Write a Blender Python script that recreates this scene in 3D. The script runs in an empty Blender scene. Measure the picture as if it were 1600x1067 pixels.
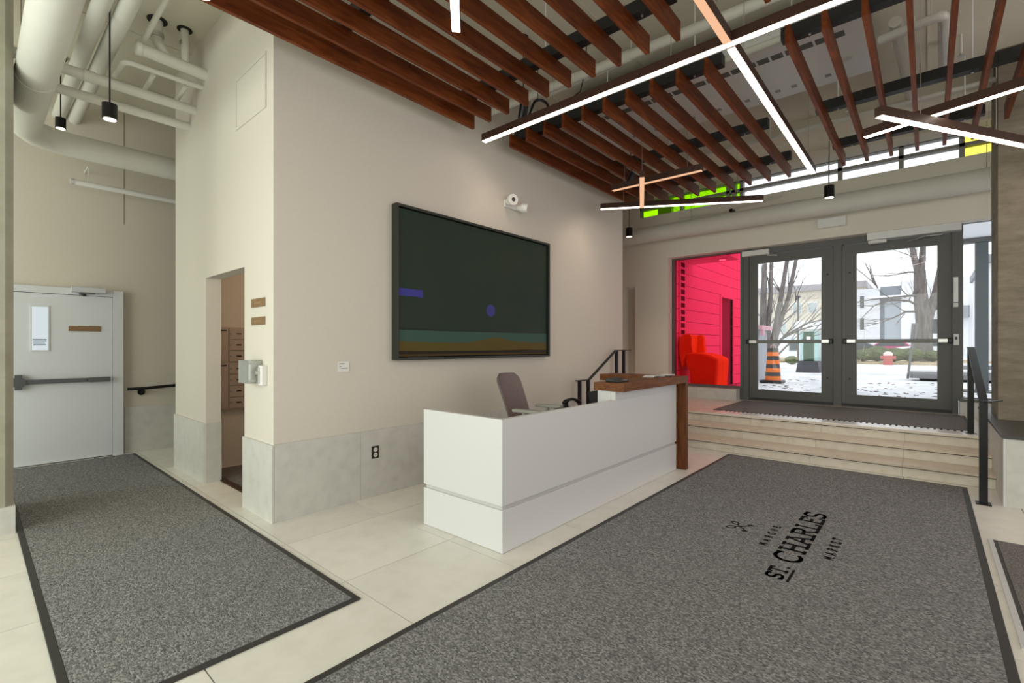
import bpy, math, random
from mathutils import Vector
random.seed(7)
S = bpy.context.scene
COL = S.collection
R = math.radians

# ------------------------------------------------------------------ camera
cd = bpy.data.cameras.new('camera')
cam = bpy.data.objects.new('camera', cd); COL.objects.link(cam)
YAW = math.atan2(650, 743)                      # view direction, measured from +X towards +Y
cam.location = (0, 0, 1.4)
cam.rotation_euler = (R(90), 0, YAW - R(90))
cd.sensor_width = 36; cd.lens = 743 / 1600 * 36
cd.shift_y = 7.5 / 1600
cd.clip_start = .05; cd.clip_end = 400
S.camera = cam

# ------------------------------------------------------------------ world: bright overcast sky
W = bpy.data.worlds.new('overcast'); S.world = W; W.use_nodes = True
bg = W.node_tree.nodes['Background']
bg.inputs[0].default_value = (.94, .97, 1.0, 1); bg.inputs[1].default_value = 1.75

def area(name, loc, rot, sx, sy, power, color):
    l = bpy.data.lights.new(name, 'AREA'); l.shape = 'RECTANGLE'; l.size = sx; l.size_y = sy
    l.energy = power; l.color = color
    o = bpy.data.objects.new(name, l); COL.objects.link(o); o.location = loc; o.rotation_euler = rot
    return o
# added area lamp for assumed, unbuilt windows behind the camera; added fill lamp at right
area('assumed_rear_window_lamp', (-3.3, 3.3, 1.85), (0, R(-90), 0), 2.9, 8.8, 322, (.93, 1.0, .90))
area('added_side_fill', (3.4, -3.8, 2.2), (R(90), 0, 0), 11.4, 3.6, 132, (1.0, .95, .98))

S.view_settings.view_transform = 'Standard'
S.view_settings.look = 'None'
S.view_settings.exposure = 0.0
S.view_settings.gamma = 1.0
S.view_settings.use_curve_mapping = False

# ------------------------------------------------------------------ materials
MATS = {}
def nt(m):
    m.use_nodes = True
    return m.node_tree
def pb(m): return m.node_tree.nodes['Principled BSDF']
def mat(name, col, rough=.5, metal=0, spec=.5, emit=None, es=0):
    if name in MATS: return MATS[name]
    m = bpy.data.materials.new(name); nt(m); p = pb(m)
    p.inputs['Base Color'].default_value = (*col, 1)
    p.inputs['Roughness'].default_value = rough; p.inputs['Metallic'].default_value = metal
    p.inputs['Specular IOR Level'].default_value = spec
    if emit:
        p.inputs['Emission Color'].default_value = (*emit, 1); p.inputs['Emission Strength'].default_value = es
    MATS[name] = m
    return m
def noisy(name, stops, scale=5, mapscale=(1, 1, 1), detail=6, rough=.6, bump=0, rand=0, coord='Object', spec=.5, dist=0, bscale=None, nrough=.55):
    """noise driven colour ramp, with an optional bump and an optional per-object brightness change"""
    m = bpy.data.materials.new(name); t = nt(m); p = pb(m); N = t.nodes; L = t.links
    tc = N.new('ShaderNodeTexCoord'); mp = N.new('ShaderNodeMapping'); mp.inputs['Scale'].default_value = mapscale
    L.new(tc.outputs[coord], mp.inputs['Vector'])
    vec = mp.outputs['Vector']
    oi = N.new('ShaderNodeObjectInfo')
    if rand:
        ad = N.new('ShaderNodeVectorMath'); ad.operation = 'ADD'
        ml = N.new('ShaderNodeVectorMath'); ml.operation = 'SCALE'; ml.inputs['Scale'].default_value = 40
        L.new(oi.outputs['Random'], ml.inputs[0]); L.new(vec, ad.inputs[0]); L.new(ml.outputs[0], ad.inputs[1]); vec = ad.outputs[0]
    nz = N.new('ShaderNodeTexNoise'); nz.inputs['Scale'].default_value = scale; nz.inputs['Detail'].default_value = detail
    nz.inputs['Distortion'].default_value = dist; nz.inputs['Roughness'].default_value = nrough
    L.new(vec, nz.inputs['Vector'])
    cr = N.new('ShaderNodeValToRGB'); e = cr.color_ramp.elements
    e[0].position, e[1].position = stops[0][0], stops[-1][0]
    e[0].color = (*stops[0][1], 1); e[1].color = (*stops[-1][1], 1)
    for q, c in stops[1:-1]:
        k = e.new(q); k.color = (*c, 1)
    L.new(nz.outputs['Fac'], cr.inputs['Fac'])
    out = cr.outputs['Color']
    if rand:
        hs = N.new('ShaderNodeHueSaturation')
        mr = N.new('ShaderNodeMapRange'); mr.inputs['To Min'].default_value = 1 - rand; mr.inputs['To Max'].default_value = 1 + rand
        L.new(oi.outputs['Random'], mr.inputs['Value']); L.new(mr.outputs['Result'], hs.inputs['Value']); L.new(out, hs.inputs['Color']); out = hs.outputs['Color']
    L.new(out, p.inputs['Base Color'])
    if bump:
        bn = N.new('ShaderNodeBump'); bn.inputs['Strength'].default_value = bump; bn.inputs['Distance'].default_value = .01
        if bscale:
            n2 = N.new('ShaderNodeTexNoise'); n2.inputs['Scale'].default_value = bscale; n2.inputs['Detail'].default_value = 4
            L.new(vec, n2.inputs['Vector']); L.new(n2.outputs['Fac'], bn.inputs['Height'])
        else:
            L.new(nz.outputs['Fac'], bn.inputs['Height'])
        L.new(bn.outputs['Normal'], p.inputs['Normal'])
    p.inputs['Roughness'].default_value = rough; p.inputs['Specular IOR Level'].default_value = spec
    MATS[name] = m
    return m
def glass(name, tint, gloss=.06):
    m = bpy.data.materials.new(name); t = nt(m); N = t.nodes; L = t.links
    tr = N.new('ShaderNodeBsdfTransparent'); tr.inputs[0].default_value = (*tint, 1)
    gl = N.new('ShaderNodeBsdfGlossy'); gl.inputs['Roughness'].default_value = .02
    fr = N.new('ShaderNodeFresnel'); fr.inputs['IOR'].default_value = 1.3
    mx = N.new('ShaderNodeMixShader'); L.new(fr.outputs[0], mx.inputs[0]); L.new(tr.outputs[0], mx.inputs[1]); L.new(gl.outputs[0], mx.inputs[2])
    L.new(mx.outputs[0], N['Material Output'].inputs['Surface'])
    MATS[name] = m
    return m
def emis(name, col, s):
    m = bpy.data.materials.new(name); t = nt(m); N = t.nodes
    e = N.new('ShaderNodeEmission'); e.inputs[0].default_value = (*col, 1); e.inputs[1].default_value = s
    t.links.new(e.outputs[0], N['Material Output'].inputs['Surface'])
    MATS[name] = m
    return m

wall_m = noisy('warm_white_paint', [(0, (.67, .63, .565)), (1, (.71, .67, .605))], 40, rough=.65, bump=.04, spec=.2)
wall2_m = noisy('grey_white_paint', [(0, (.66, .61, .53)), (1, (.70, .65, .57))], 40, rough=.65, bump=.04, spec=.2)
ceil_m = noisy('painted_concrete', [(0, (.62, .58, .48)), (1, (.72, .68, .57))], 1.6, rough=.8, bump=.15, bscale=14, spec=.2)
stone_m = noisy('limestone', [(.25, (.56, .55, .52)), (.5, (.63, .62, .59)), (.75, (.67, .66, .63))], 9, rand=.03, rough=.45, spec=.35)
tile_m = noisy('floor_tile', [(.22, (.70, .68, .62)), (.5, (.77, .75, .69)), (.78, (.81, .79, .74))], 7, rand=.03, rough=.33, spec=.45)
grout_m = mat('grout', (.30, .27, .23), .9)
step_m = noisy('step_stone', [(.25, (.66, .59, .50)), (.5, (.74, .68, .59)), (.75, (.78, .73, .65))], 8, rand=.03, rough=.26, spec=.6)
tread_m = noisy('warm_step_stone', [(.25, (.60, .50, .39)), (.5, (.67, .57, .46)), (.75, (.72, .63, .52))], 8, rand=.03, rough=.35)  # step stone tinted warmer and darker for the lower treads
concrete_m = noisy('board_formed_concrete', [(.25, (.15, .125, .092)), (.45, (.215, .185, .142)), (.6, (.26, .23, .18)), (.8, (.34, .31, .255))], 2.6,
                   mapscale=(1.1, 1.1, 3.6), detail=10, rough=.85, bump=.45, dist=.15, spec=.2, nrough=.68)
concrete2_m = noisy('pale_concrete', [(.25, (.31, .30, .24)), (.5, (.37, .362, .29)), (.75, (.44, .43, .36))], 2.4, mapscale=(1, 1, 1.5), detail=10, rough=.85, bump=.4, spec=.2, nrough=.65)
carpet_m = noisy('grey_ribbed_carpet', [(.28, (.05, .05, .052)), (.45, (.15, .15, .153)), (.56, (.235, .235, .236)), (.74, (.52, .52, .51))], 130,
                 mapscale=(1.0, .55, 1), detail=2, rough=.95, bump=.35, spec=.1, nrough=.7)
def carpet(name, stops, scale, mapscale, bump):
    m = noisy(name, stops, 3, mapscale, detail=2, rough=.95, spec=.08)
    t = m.node_tree; N = t.nodes; L = t.links
    mp = N['Mapping']; cr = N['Color Ramp']
    vo = N.new('ShaderNodeTexVoronoi'); vo.inputs['Scale'].default_value = scale; L.new(mp.outputs[0], vo.inputs['Vector'])
    sp = N.new('ShaderNodeSeparateColor'); L.new(vo.outputs['Color'], sp.inputs[0]); L.new(sp.outputs[0], cr.inputs['Fac'])
    bn = N.new('ShaderNodeBump'); bn.inputs['Strength'].default_value = bump; bn.inputs['Distance'].default_value = .004; bn.invert = True
    L.new(vo.outputs['Distance'], bn.inputs['Height']); L.new(bn.outputs[0], pb(m).inputs['Normal'])
    return m
carpet_m = carpet('grey_woven_carpet', [(0, (.10, .10, .103)), (.3, (.165, .165, .17)), (.7, (.235, .235, .24)), (1, (.36, .36, .36))], 165, (1, .6, 1), .4)
carpet2_m = noisy('brown_grey_carpet', [(.35, (.09, .083, .08)), (.65, (.26, .245, .24))], 120, detail=3, rough=.9, bump=.5, spec=.15)
rubber_m = mat('black_rubber', (.032, .030, .030), .55)
ink_m = mat('black_print', (.010, .010, .011), .9, spec=.1)
wood_m = noisy('walnut', [(.25, (.065, .014, .003)), (.45, (.135, .029, .006)), (.6, (.19, .046, .010)), (.8, (.28, .083, .022))], 2.0,
               mapscale=(1.2, 9, 9), detail=8, rough=.5, rand=.12, dist=1.2, spec=.25)
counter_m = noisy('counter_walnut', [(.25, (.095, .030, .009)), (.5, (.17, .058, .017)), (.75, (.25, .092, .030))], 2.4,
                  mapscale=(1.5, 11, 11), detail=8, rough=.45, dist=1.0, spec=.22)
counterv_m = noisy('counter_walnut_upright', [(.25, (.08, .025, .007)), (.5, (.145, .047, .013)), (.75, (.20, .072, .023))], 2.4,
                  mapscale=(11, 11, 1.5), detail=8, rough=.45, dist=1.0, spec=.22)
desk_m = mat('white_laminate', (.69, .693, .71), .38)
steel_m = mat('brushed_steel', (.58, .57, .55), .32, .9)
alu_m = mat('satin_aluminium', (.66, .66, .67), .42, .35)
frame_m = mat('charcoal_aluminium', (.12, .122, .118), .48, .1)
black_m = mat('black_metal', (.008, .008, .009), .3, spec=.28)
blackp_m = mat('black_plastic', (.015, .015, .016), .4)
rail_m = mat('black_channel', (.014, .014, .015), .5)
bronze_m = mat('dark_bronze', (.045, .020, .013), .45, spec=.3)
doorgrey_m = mat('pale_grey_door_paint', (.70, .72, .76), .5)
white_m = mat('white_plastic', (.80, .80, .79), .4)
pipe_m = noisy('painted_pipe', [(0, (.66, .65, .59)), (1, (.73, .72, .66))], 9, rough=.5, spec=.3)
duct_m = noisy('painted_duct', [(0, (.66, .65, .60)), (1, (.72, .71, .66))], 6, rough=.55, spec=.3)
brass_m = noisy('bronze_plaque', [(.3, (.20, .115, .05)), (.7, (.27, .16, .075))], 30, mapscale=(1, 1, 6), rough=.45)
hole_m = mat('dark_void', (.012, .011, .010), .9)
led_m = emis('white_led_strip', (1.0, .83, .69), 11.0)
ledw_m = emis('amber_led_strip', (1.0, .57, .34), .95)
spot_m = emis('spot_lamp', (1.0, .88, .75), 3.0)
clear_m = glass('clear_glass', (.97, .98, .98))
red_m = glass('red_glass', (.98, .205, .34))
green_m = glass('green_glass', (.52, .86, .03))
yellow_m = glass('yellow_glass', (.97, .92, .32))
guard_m = glass('clear_plastic', (.96, .97, .96))
_t = guard_m.node_tree; _d = _t.nodes.new('ShaderNodeBsdfDiffuse'); _d.inputs[0].default_value = (.78, .80, .78, 1)
_m = _t.nodes.new('ShaderNodeMixShader'); _m.inputs[0].default_value = .14
_t.links.new(_t.nodes['Material Output'].inputs['Surface'].links[0].from_socket, _m.inputs[1]); _t.links.new(_d.outputs[0], _m.inputs[2]); _t.links.new(_m.outputs[0], _t.nodes['Material Output'].inputs['Surface'])

# ------------------------------------------------------------------ mesh builder
class B:
    def __init__(s): s.v = []; s.f = []
    def add(s, vs, fs):
        n = len(s.v); s.v += [tuple(v) for v in vs]; s.f += [tuple(i + n for i in f) for f in fs]; return s
    def box(s, x0, x1, y0, y1, z0, z1):
        x0, x1 = sorted((x0, x1)); y0, y1 = sorted((y0, y1)); z0, z1 = sorted((z0, z1))
        return s.add([(x0, y0, z0), (x1, y0, z0), (x1, y1, z0), (x0, y1, z0), (x0, y0, z1), (x1, y0, z1), (x1, y1, z1), (x0, y1, z1)],
                     [(0, 3, 2, 1), (4, 5, 6, 7), (0, 1, 5, 4), (1, 2, 6, 5), (2, 3, 7, 6), (3, 0, 4, 7)])
    def bar(s, a, b, w, h, up=(0, 0, 1)):
        """box beam from a to b; w across, h along 'up' (centred)"""
        a, b = Vector(a), Vector(b); d = (b - a).normalized(); u = Vector(up)
        x = d.cross(u)
        if x.length < 1e-5: x = d.cross(Vector((1, 0, 0)))
        x.normalize(); u = x.cross(d).normalized()
        q = [(-w / 2, -h / 2), (w / 2, -h / 2), (w / 2, h / 2), (-w / 2, h / 2)]
        vs = [a + x * i + u * j for i, j in q] + [b + x * i + u * j for i, j in q]
        return s.add(vs, [(0, 1, 2, 3), (7, 6, 5, 4), (0, 4, 5, 1), (1, 5, 6, 2), (2, 6, 7, 3), (3, 7, 4, 0)])
    def tube(s, pts, r, n=12, cap=True):
        pts = [Vector(p) for p in pts]; rr = r if isinstance(r, (list, tuple)) else [r] * len(pts)
        ref = None; rings = []
        for i, p in enumerate(pts):
            d = (pts[min(i + 1, len(pts) - 1)] - pts[max(i - 1, 0)]).normalized()
            if ref is None:
                ref = d.orthogonal().normalized()
            else:
                ref = (ref - d * ref.dot(d)); ref = ref.normalized() if ref.length > 1e-6 else d.orthogonal().normalized()
            b = d.cross(ref)
            rings.append([p + (ref * math.cos(2 * math.pi * k / n) + b * math.sin(2 * math.pi * k / n)) * rr[i] for k in range(n)])
        vs = [v for g in rings for v in g]; fs = []
        for i in range(len(pts) - 1):
            for k in range(n):
                a, c = i * n + k, i * n + (k + 1) % n
                fs.append((a, c, c + n, a + n))
        if cap: fs += [tuple(range(n - 1, -1, -1)), tuple((len(pts) - 1) * n + k for k in range(n))]
        return s.add(vs, fs)
    def cyl(s, c, r, z0, z1, n=20, r2=None):
        return s.tube([(c[0], c[1], z0), (c[0], c[1], z1)], [r, r if r2 is None else r2], n)
    def prism(s, pts, axis, a, b):
        """extrude a 2-D outline along an axis ('x','y','z') from a to b"""
        def P(p, t): return {'x': (t, p[0], p[1]), 'y': (p[0], t, p[1]), 'z': (p[0], p[1], t)}[axis]
        n = len(pts)
        vs = [P(p, a) for p in pts] + [P(p, b) for p in pts]
        fs = [tuple(range(n)), tuple(range(2 * n - 1, n - 1, -1))] + [(i, i + n, (i + 1) % n + n, (i + 1) % n) for i in range(n)]
        return s.add(vs, fs)
    def ball(s, c, rx, ry, rz, n=14, m=8, jit=0, seed=1):
        rnd = random.Random(seed); vs = []
        for j in range(m + 1):
            for i in range(n):
                t = math.pi * j / m; p = 2 * math.pi * i / n; k = 1 + (rnd.random() - .5) * jit
                vs.append((c[0] + rx * math.sin(t) * math.cos(p) * k, c[1] + ry * math.sin(t) * math.sin(p) * k, c[2] + rz * math.cos(t) * k))
        fs = [(j * n + i, (j + 1) * n + i, (j + 1) * n + (i + 1) % n, j * n + (i + 1) % n) for j in range(m) for i in range(n)]
        return s.add(vs, fs)

ORG = {}                                         # world origin of every object
def finish(o, parent=None, org=(0, 0, 0)):
    COL.objects.link(o); ORG[o.name] = Vector(org)
    if parent is not None: o.parent = parent
def obj(name, b, m, parent=None, local=False, smooth=False, bevel=0, solid=0):
    """one mesh object; vertices are given in world space, or in the thing's own space when local"""
    me = bpy.data.meshes.new(name)
    if parent is not None:
        org = ORG[parent.name]
        loc = (0, 0, 0)
    else:
        xs = [v[0] for v in b.v]; ys = [v[1] for v in b.v]; zs = [v[2] for v in b.v]
        org = Vector(((min(xs) + max(xs)) / 2, (min(ys) + max(ys)) / 2, min(zs)))
        loc = org
    vs = b.v if local else [(v[0] - org[0], v[1] - org[1], v[2] - org[2]) for v in b.v]
    me.from_pydata(vs, [], b.f); me.update()
    import bmesh
    bm = bmesh.new(); bm.from_mesh(me); bmesh.ops.recalc_face_normals(bm, faces=bm.faces); bm.to_mesh(me); bm.free()
    me.materials.append(m)
    if smooth:
        me.polygons.foreach_set('use_smooth', [True] * len(me.polygons))
        me.set_sharp_from_angle(angle=R(38))
    o = bpy.data.objects.new(name, me); finish(o, parent, org); o.location = loc
    if bevel:
        k = o.modifiers.new('bevel', 'BEVEL'); k.width = bevel; k.segments = 2; k.limit_method = 'ANGLE'; k.angle_limit = R(50)
    return o
def tag(o, label, cat, group=None, kind=None):
    o['label'] = label; o['category'] = cat
    if group: o['group'] = group
    if kind: o['kind'] = kind
    return o
def thing(name, label, cat, loc, group=None, rotz=0):
    o = bpy.data.objects.new(name, None); o.empty_display_size = .1
    finish(o, None, loc); o.location = loc; o.rotation_euler = (0, 0, rotz)
    return tag(o, label, cat, group)
def struct(name, b, m, **k):
    o = obj(name, b, m, **k); o['kind'] = 'structure'
    return o
def inst(src, parent, offset=None, loc=None):
    c = src.copy(); COL.objects.link(c); c.parent = parent; ORG[c.name] = ORG[parent.name]
    if loc is not None: c.location = loc
    return c
def copy_tree(o, loc, label=None, rotz=None):
    c = o.copy(); COL.objects.link(c); c.location = loc; ORG[c.name] = Vector(loc)
    if label: c['label'] = label
    if rotz is not None: c.rotation_euler = (0, 0, rotz)
    for ch in o.children:
        d = ch.copy(); COL.objects.link(d); d.parent = c
        for g in ch.children:
            e = g.copy(); COL.objects.link(e); e.parent = d
    return c

# ================================================================== SETTING
H = 4.55          # ceiling
PZ = .395         # entrance platform
fl = struct('floor', B().box(-3.5, 6.75, -4.0, 8.1, -.15, -.012), grout_m)
TX, TY, TP = 1.478, 2.607, .8035
tile0 = None
for i in range(-5, 7):
    for j in range(-8, 7):
        x0, x1 = TX + i * TP, TX + (i + 1) * TP; y0, y1 = TY + j * TP, TY + (j + 1) * TP
        x1 = min(x1, 6.605); y1 = min(y1, 7.92)
        if x0 < -3.4 or y0 < -4.0: continue
        if x0 > 1.5 and y0 > 4.1: continue                       # inside the mail room block
        obj('tile', B().box(x0 + .003, x1 - .003, y0 + .003, y1 - .003, -.012, 0), tile_m, fl)
# mail room and corridor floors
obj('mail_room_carpet', B().box(1.76, 4.9, 4.1, 6.1, -.012, .004), carpet2_m, fl)
obj('threshold', B().box(1.72, 1.78, 4.45, 5.6, -.012, .012), bronze_m, fl)

ce = struct('ceiling', B().box(-3.5, 9.6, -4.0, 8.1, H, H + .2), ceil_m)
for y in (-2.4, -1.2, 0, 1.2, 2.4, 3.6, 4.8, 6.0, 7.2):
    obj('form_joint', B().box(-3.5, 9.4, y - .006, y + .006, H - .008, H + .01), ceil_m, ce)
obj('beam', B().box(7.65, 8.0, -4.0, 7.8, H - .13, H + .01), ceil_m, ce)
obj('soffit', B().box(9.0, 9.36, -4.0, 7.8, H - .10, H + .01), wall2_m, ce)

# mailbox wall (X = 1.59) and the mail room behind it
wl = B()
wl.box(1.59, 1.73, 3.90, 4.50, .0, H); wl.box(1.59, 1.73, 5.53, 6.60, 0, H); wl.box(1.59, 1.73, 4.50, 5.53, 2.095, H)
struct('wall_left', wl, wall_m)
struct('wall_back', B().box(1.73, 7.31, 3.90, 4.08, 0, H), wall_m)
struct('wall_inner', B().box(1.73, 5.0, 6.13, 6.60, 0, H), wall2_m)
struct('wall_mail_room', B().box(4.9, 5.04, 4.08, 6.13, 0, H), wall2_m)
struct('ceiling_mail_room', B().box(1.73, 4.9, 4.08, 6.13, 2.5, 2.6), wall2_m)
struct('wall_far_left', B().box(-3.5, 7.4, 7.92, 8.1, -.01, H), wall2_m)
trm = struct('trim_1', B().box(1.336, 1.342, 7.916, 7.9215, 3.0, H), grout_m)
struct('wall_corridor_end', B().box(5.0, 5.15, 6.60, 7.92, 0, H), wall2_m)
struct('wall_rear', B().box(-3.65, -3.5, -4.0, 8.1, 0, H), wall_m)
struct('wall_right', B().box(-3.65, 9.4, -4.15, -4.0, 0, H), wall_m)
# closes the platform niche beyond the painting wall
struct('wall_platform_side', B().box(7.31, 9.6, 6.6, 6.75, 0, H), wall2_m)
struct('wall_platform_return', B().box(7.2, 7.31, 4.08, 6.75, 0, H), wall2_m)

# limestone wainscot: panels on dark joints
def panels(name, segs):
    """segs: (axis, fixed face coordinate, depth, from, to, z0, z1, joints)"""
    bb = B()
    for ax, f, d, a, b_, z0, z1, js in segs:
        if ax == 'x': bb.box(f + .004 * (1 if d > 0 else -1), f + d, a + .003, b_ - .003, z0, z1 - .004)
        else: bb.box(a + .003, b_ - .003, f + .004 * (1 if d > 0 else -1), f + d, z0, z1 - .004)
    o = struct(name, bb, grout_m)
    for ax, f, d, a, b_, z0, z1, js in segs:
        c = [a] + list(js) + [b_]
        for p, q in zip(c, c[1:]):
            if ax == 'x': obj('stone_panel', B().box(f, f + d, p + .0012, q - .0012, z0, z1), stone_m, o)
            else: obj('stone_panel', B().box(p + .0012, q - .0012, f, f + d, z0, z1), stone_m, o)
    return o
panels('baseboard_left', [('x', 1.573, .016, 3.885, 4.505, .0, .615, []), ('x', 1.573, .016, 5.545, 6.605, 0, .615, [])])
obj_b = panels('baseboard_back', [('y', 3.885, .014, 1.59, 6.60, 0, .62, [2.35, 3.15, 3.95, 4.75, 5.55])])
panels('baseboard_doorway', [('y', 5.530, .014, 1.59, 1.735, 0, .615, []), ('y', 4.490, .014, 1.59, 1.735, 0, .615, [])])
panels('baseboard_far_left', [('y', 7.905, .014, 1.345, 4.9, 0, .60, [2.2, 3.0, 3.8])])

# ------------------------------------------------------------------ entrance steps and platform
st = thing('entrance_steps', 'wide pale stone steps with dark nosings rising to the glass entrance doors', 'stairs', (7.0, 1.7, 0))
RISE = PZ / 3
YL, YR = 3.88, -.50
obj('step_core', B().box(6.632, 7.022, YR, YL, 0, RISE - .03).box(7.022, 7.422, YR, YL, 0, 2 * RISE - .03).box(7.422, 9.39, YR + .02, 6.59, 0, PZ - .03).box(8.62, 9.39, -2.2, YR + .02, 0, PZ - .03), grout_m, st)
JY = [-.50, .21, 1.06, 1.92, 2.72, 3.5, 3.88]
for k, (x, xn) in enumerate(((6.61, 7.0), (7.0, 7.4), (7.4, 7.72))):
    z0, z1 = k * RISE, (k + 1) * RISE
    for a, b_ in zip(JY, JY[1:]):
        obj('riser', B().box(x, x + .02, a + .001, b_ - .001, z0, z1 - .03), step_m, st)
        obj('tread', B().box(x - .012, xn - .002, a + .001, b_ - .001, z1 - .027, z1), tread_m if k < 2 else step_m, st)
    obj('nosing', B().box(x - .016, x + .004, YR, YL, z1 - .032, z1 - .026), bronze_m, st)
for a, b_ in zip([-2.1, -.5, .21, 1.06, 1.92, 2.72, 3.5, 4.3, 5.1, 5.9], [-.5, .21, 1.06, 1.92, 2.72, 3.5, 4.3, 5.1, 5.9, 6.585]):
    for p, q in ((7.72, 8.62), (8.62, 9.39)):
        if b_ <= -.5 and p < 8.6: continue
        obj('platform_tile', B().box(p + .0015, q - .0015, a + .001, b_ - .001, PZ - .027, PZ), step_m, st)
obj('platform_tile', B().box(7.424, 7.718, 3.884, 6.585, PZ - .027, PZ), step_m, st)

gr = thing('floor_grille', 'slotted floor grille with a painted white sheen along the top edge of the entrance steps', 'grille', (7.7, 1.0, PZ))
gb = B().box(7.42, 7.75, -.42, 2.42, PZ, PZ + .006)
obj('grille_frame', gb, mat('grille_white_sheen', (.86, .86, .87), .2, spec=.6), gr)  # white sky sheen on the strip put into the frame colour
n = 0
slot = None
for i in range(46):
    y = -.36 + i * .06
    if slot is None:
        slot = obj('slot', B().box(7.66, 7.735, -.011, .011, PZ + .0055, PZ + .0085), hole_m, gr)
        for v in slot.data.vertices: v.co.y += 1.0
        slot.location = (0, y - 1.0, 0)
    else: inst(slot, gr, loc=(0, y - 1.0, 0))

struct('floor_threshold', B().box(9.392, 9.72, -.5, 2.67, 0, PZ), step_m)
# ------------------------------------------------------------------ entrance wall with glazing
FX = 9.40         # wall face
GX = 9.60         # glazing frame face
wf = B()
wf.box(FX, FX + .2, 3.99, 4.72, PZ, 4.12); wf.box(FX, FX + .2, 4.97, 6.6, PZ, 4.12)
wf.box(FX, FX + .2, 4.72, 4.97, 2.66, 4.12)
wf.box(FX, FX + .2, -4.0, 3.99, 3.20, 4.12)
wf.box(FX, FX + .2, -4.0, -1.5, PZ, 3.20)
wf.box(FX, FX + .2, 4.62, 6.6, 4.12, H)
struct('wall_front', wf, noisy('lightened_wall_paint', [(0, (.78, .74, .66)), (1, (.82, .78, .70))], 40, rough=.65, bump=.04, spec=.2))  # wall paint lightened to make up for weak light at the entrance
struct('door_niche_back', B().box(9.62, 9.66, 4.6, 5.1, PZ, 2.7), wall2_m)
panels('baseboard_front', [('x', 9.36, .22, 2.67, 4.60, PZ, .60, [3.4, 4.1])])
panels('baseboard_front_right', [('x', 9.40, .2, -1.5, -.345, PZ, .60, [])])

# window_1: red sidelight
def pane(name, x, y0, y1, z0, z1, m, parent, t=.012):
    return obj(name, B().box(x, x + t, y0, y1, z0, z1), m, parent)
def ring(x0, x1, y0, y1, z0, z1, w):
    return B().box(x0, x1, y0, y0 + w, z0, z1).box(x0, x1, y1 - w, y1, z0, z1).box(x0, x1, y0 + w, y1 - w, z0, z0 + w).box(x0, x1, y0 + w, y1 - w, z1 - w, z1)
w1 = struct('window_1', ring(GX - .02, GX + .10, 2.62, 3.985, .60, 3.22, .045), frame_m)
pane('red_glass_pane', GX + .05, 2.665, 3.94, .645, 3.175, red_m, w1)['label'] = 'red tinted glass pane'
# frame members between and over the doors
fr = B()
fr.box(GX, GX + .12, 2.52, 2.619, PZ, 3.23)            # left mullion
fr.box(GX + .02, GX + .11, 2.6195, 2.69, PZ, .599)
fr.box(GX, GX + .12, 1.085, 1.20, PZ, 3.0945)         # middle mullion
fr.box(GX, GX + .12, -.339, -.268, PZ, 3.23)          # right mullion
fr.box(GX, GX + .12, -.2675, 2.5195, 3.095, 3.23)     # head
for y in (-.268, 1.06, 1.20, 2.495): fr.box(GX + .077, GX + .119, y, y + .025, PZ + .013, 3.094)   # door stops
fr.box(GX + .001, GX + .14, -.267, 1.084, PZ, PZ + .012); fr.box(GX + .001, GX + .14, 1.201, 2.519, PZ, PZ + .012)
struct('trim_2', fr, frame_m)
def leaf(name, y0, y1, gy0, gy1, hinge_left):
    z0, z1 = PZ + .02, 3.085
    gz0, gz1 = .60, 2.93
    b = B().box(GX + .02, GX + .075, y0, gy0, z0, z1).box(GX + .02, GX + .075, gy1, y1, z0, z1)
    b.box(GX + .02, GX + .075, gy0, gy1, z0, gz0).box(GX + .02, GX + .075, gy0, gy1, gz1, z1)
    d = struct(name, b, frame_m)
    pane('glass_pane', GX + .04, gy0 - .005, gy1 + .005, gz0 - .005, gz1 + .005, clear_m, d)
    bb = B().box(GX - .055, GX - .015, gy0 - .12, gy1 + .13, 1.455, 1.515)
    pbx = obj('push_bar', bb, mat('backlit_bar', (.20, .20, .19), .45, .3), d, bevel=.008)  # dark backlit look of the bar put into its colour
    for q0, q1 in ((gy0 - .122, gy0 - .005), (gy1 + .005, gy1 + .132)):
        obj('bar_sleeve', B().box(GX - .058, GX - .012, q0, q1, 1.452, 1.518), steel_m, pbx, bevel=.008)
    for y in (gy0 - .14, gy1 + .15):
        obj('bar_end', B().box(GX - .06, GX + .025, y - .03, y + .03, 1.445, 1.525), black_m, pbx, bevel=.01)
    for y in (gy0 - .16, ):
        pass
    yb = gy0 - .09 if not hinge_left else gy1 + .09
    for z in (.86, 2.62):
        obj('bolt_head', B().tube([(GX + .005, yb, z), (GX + .021, yb, z)], .014, 10), black_m, d)
    return d
dl = leaf('door_2', 1.205, 2.515, 1.375, 2.375, False)
dr = leaf('door_3', -.264, 1.080, -.105, .885, True)
# sweep at the foot of each door
for d, a, b_ in ((dl, 1.21, 2.51), (dr, -.26, 1.075)):
    obj('door_sweep', B().box(GX + .0, GX + .02, a, b_, PZ + .015, PZ + .055), rubber_m, d)
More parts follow.
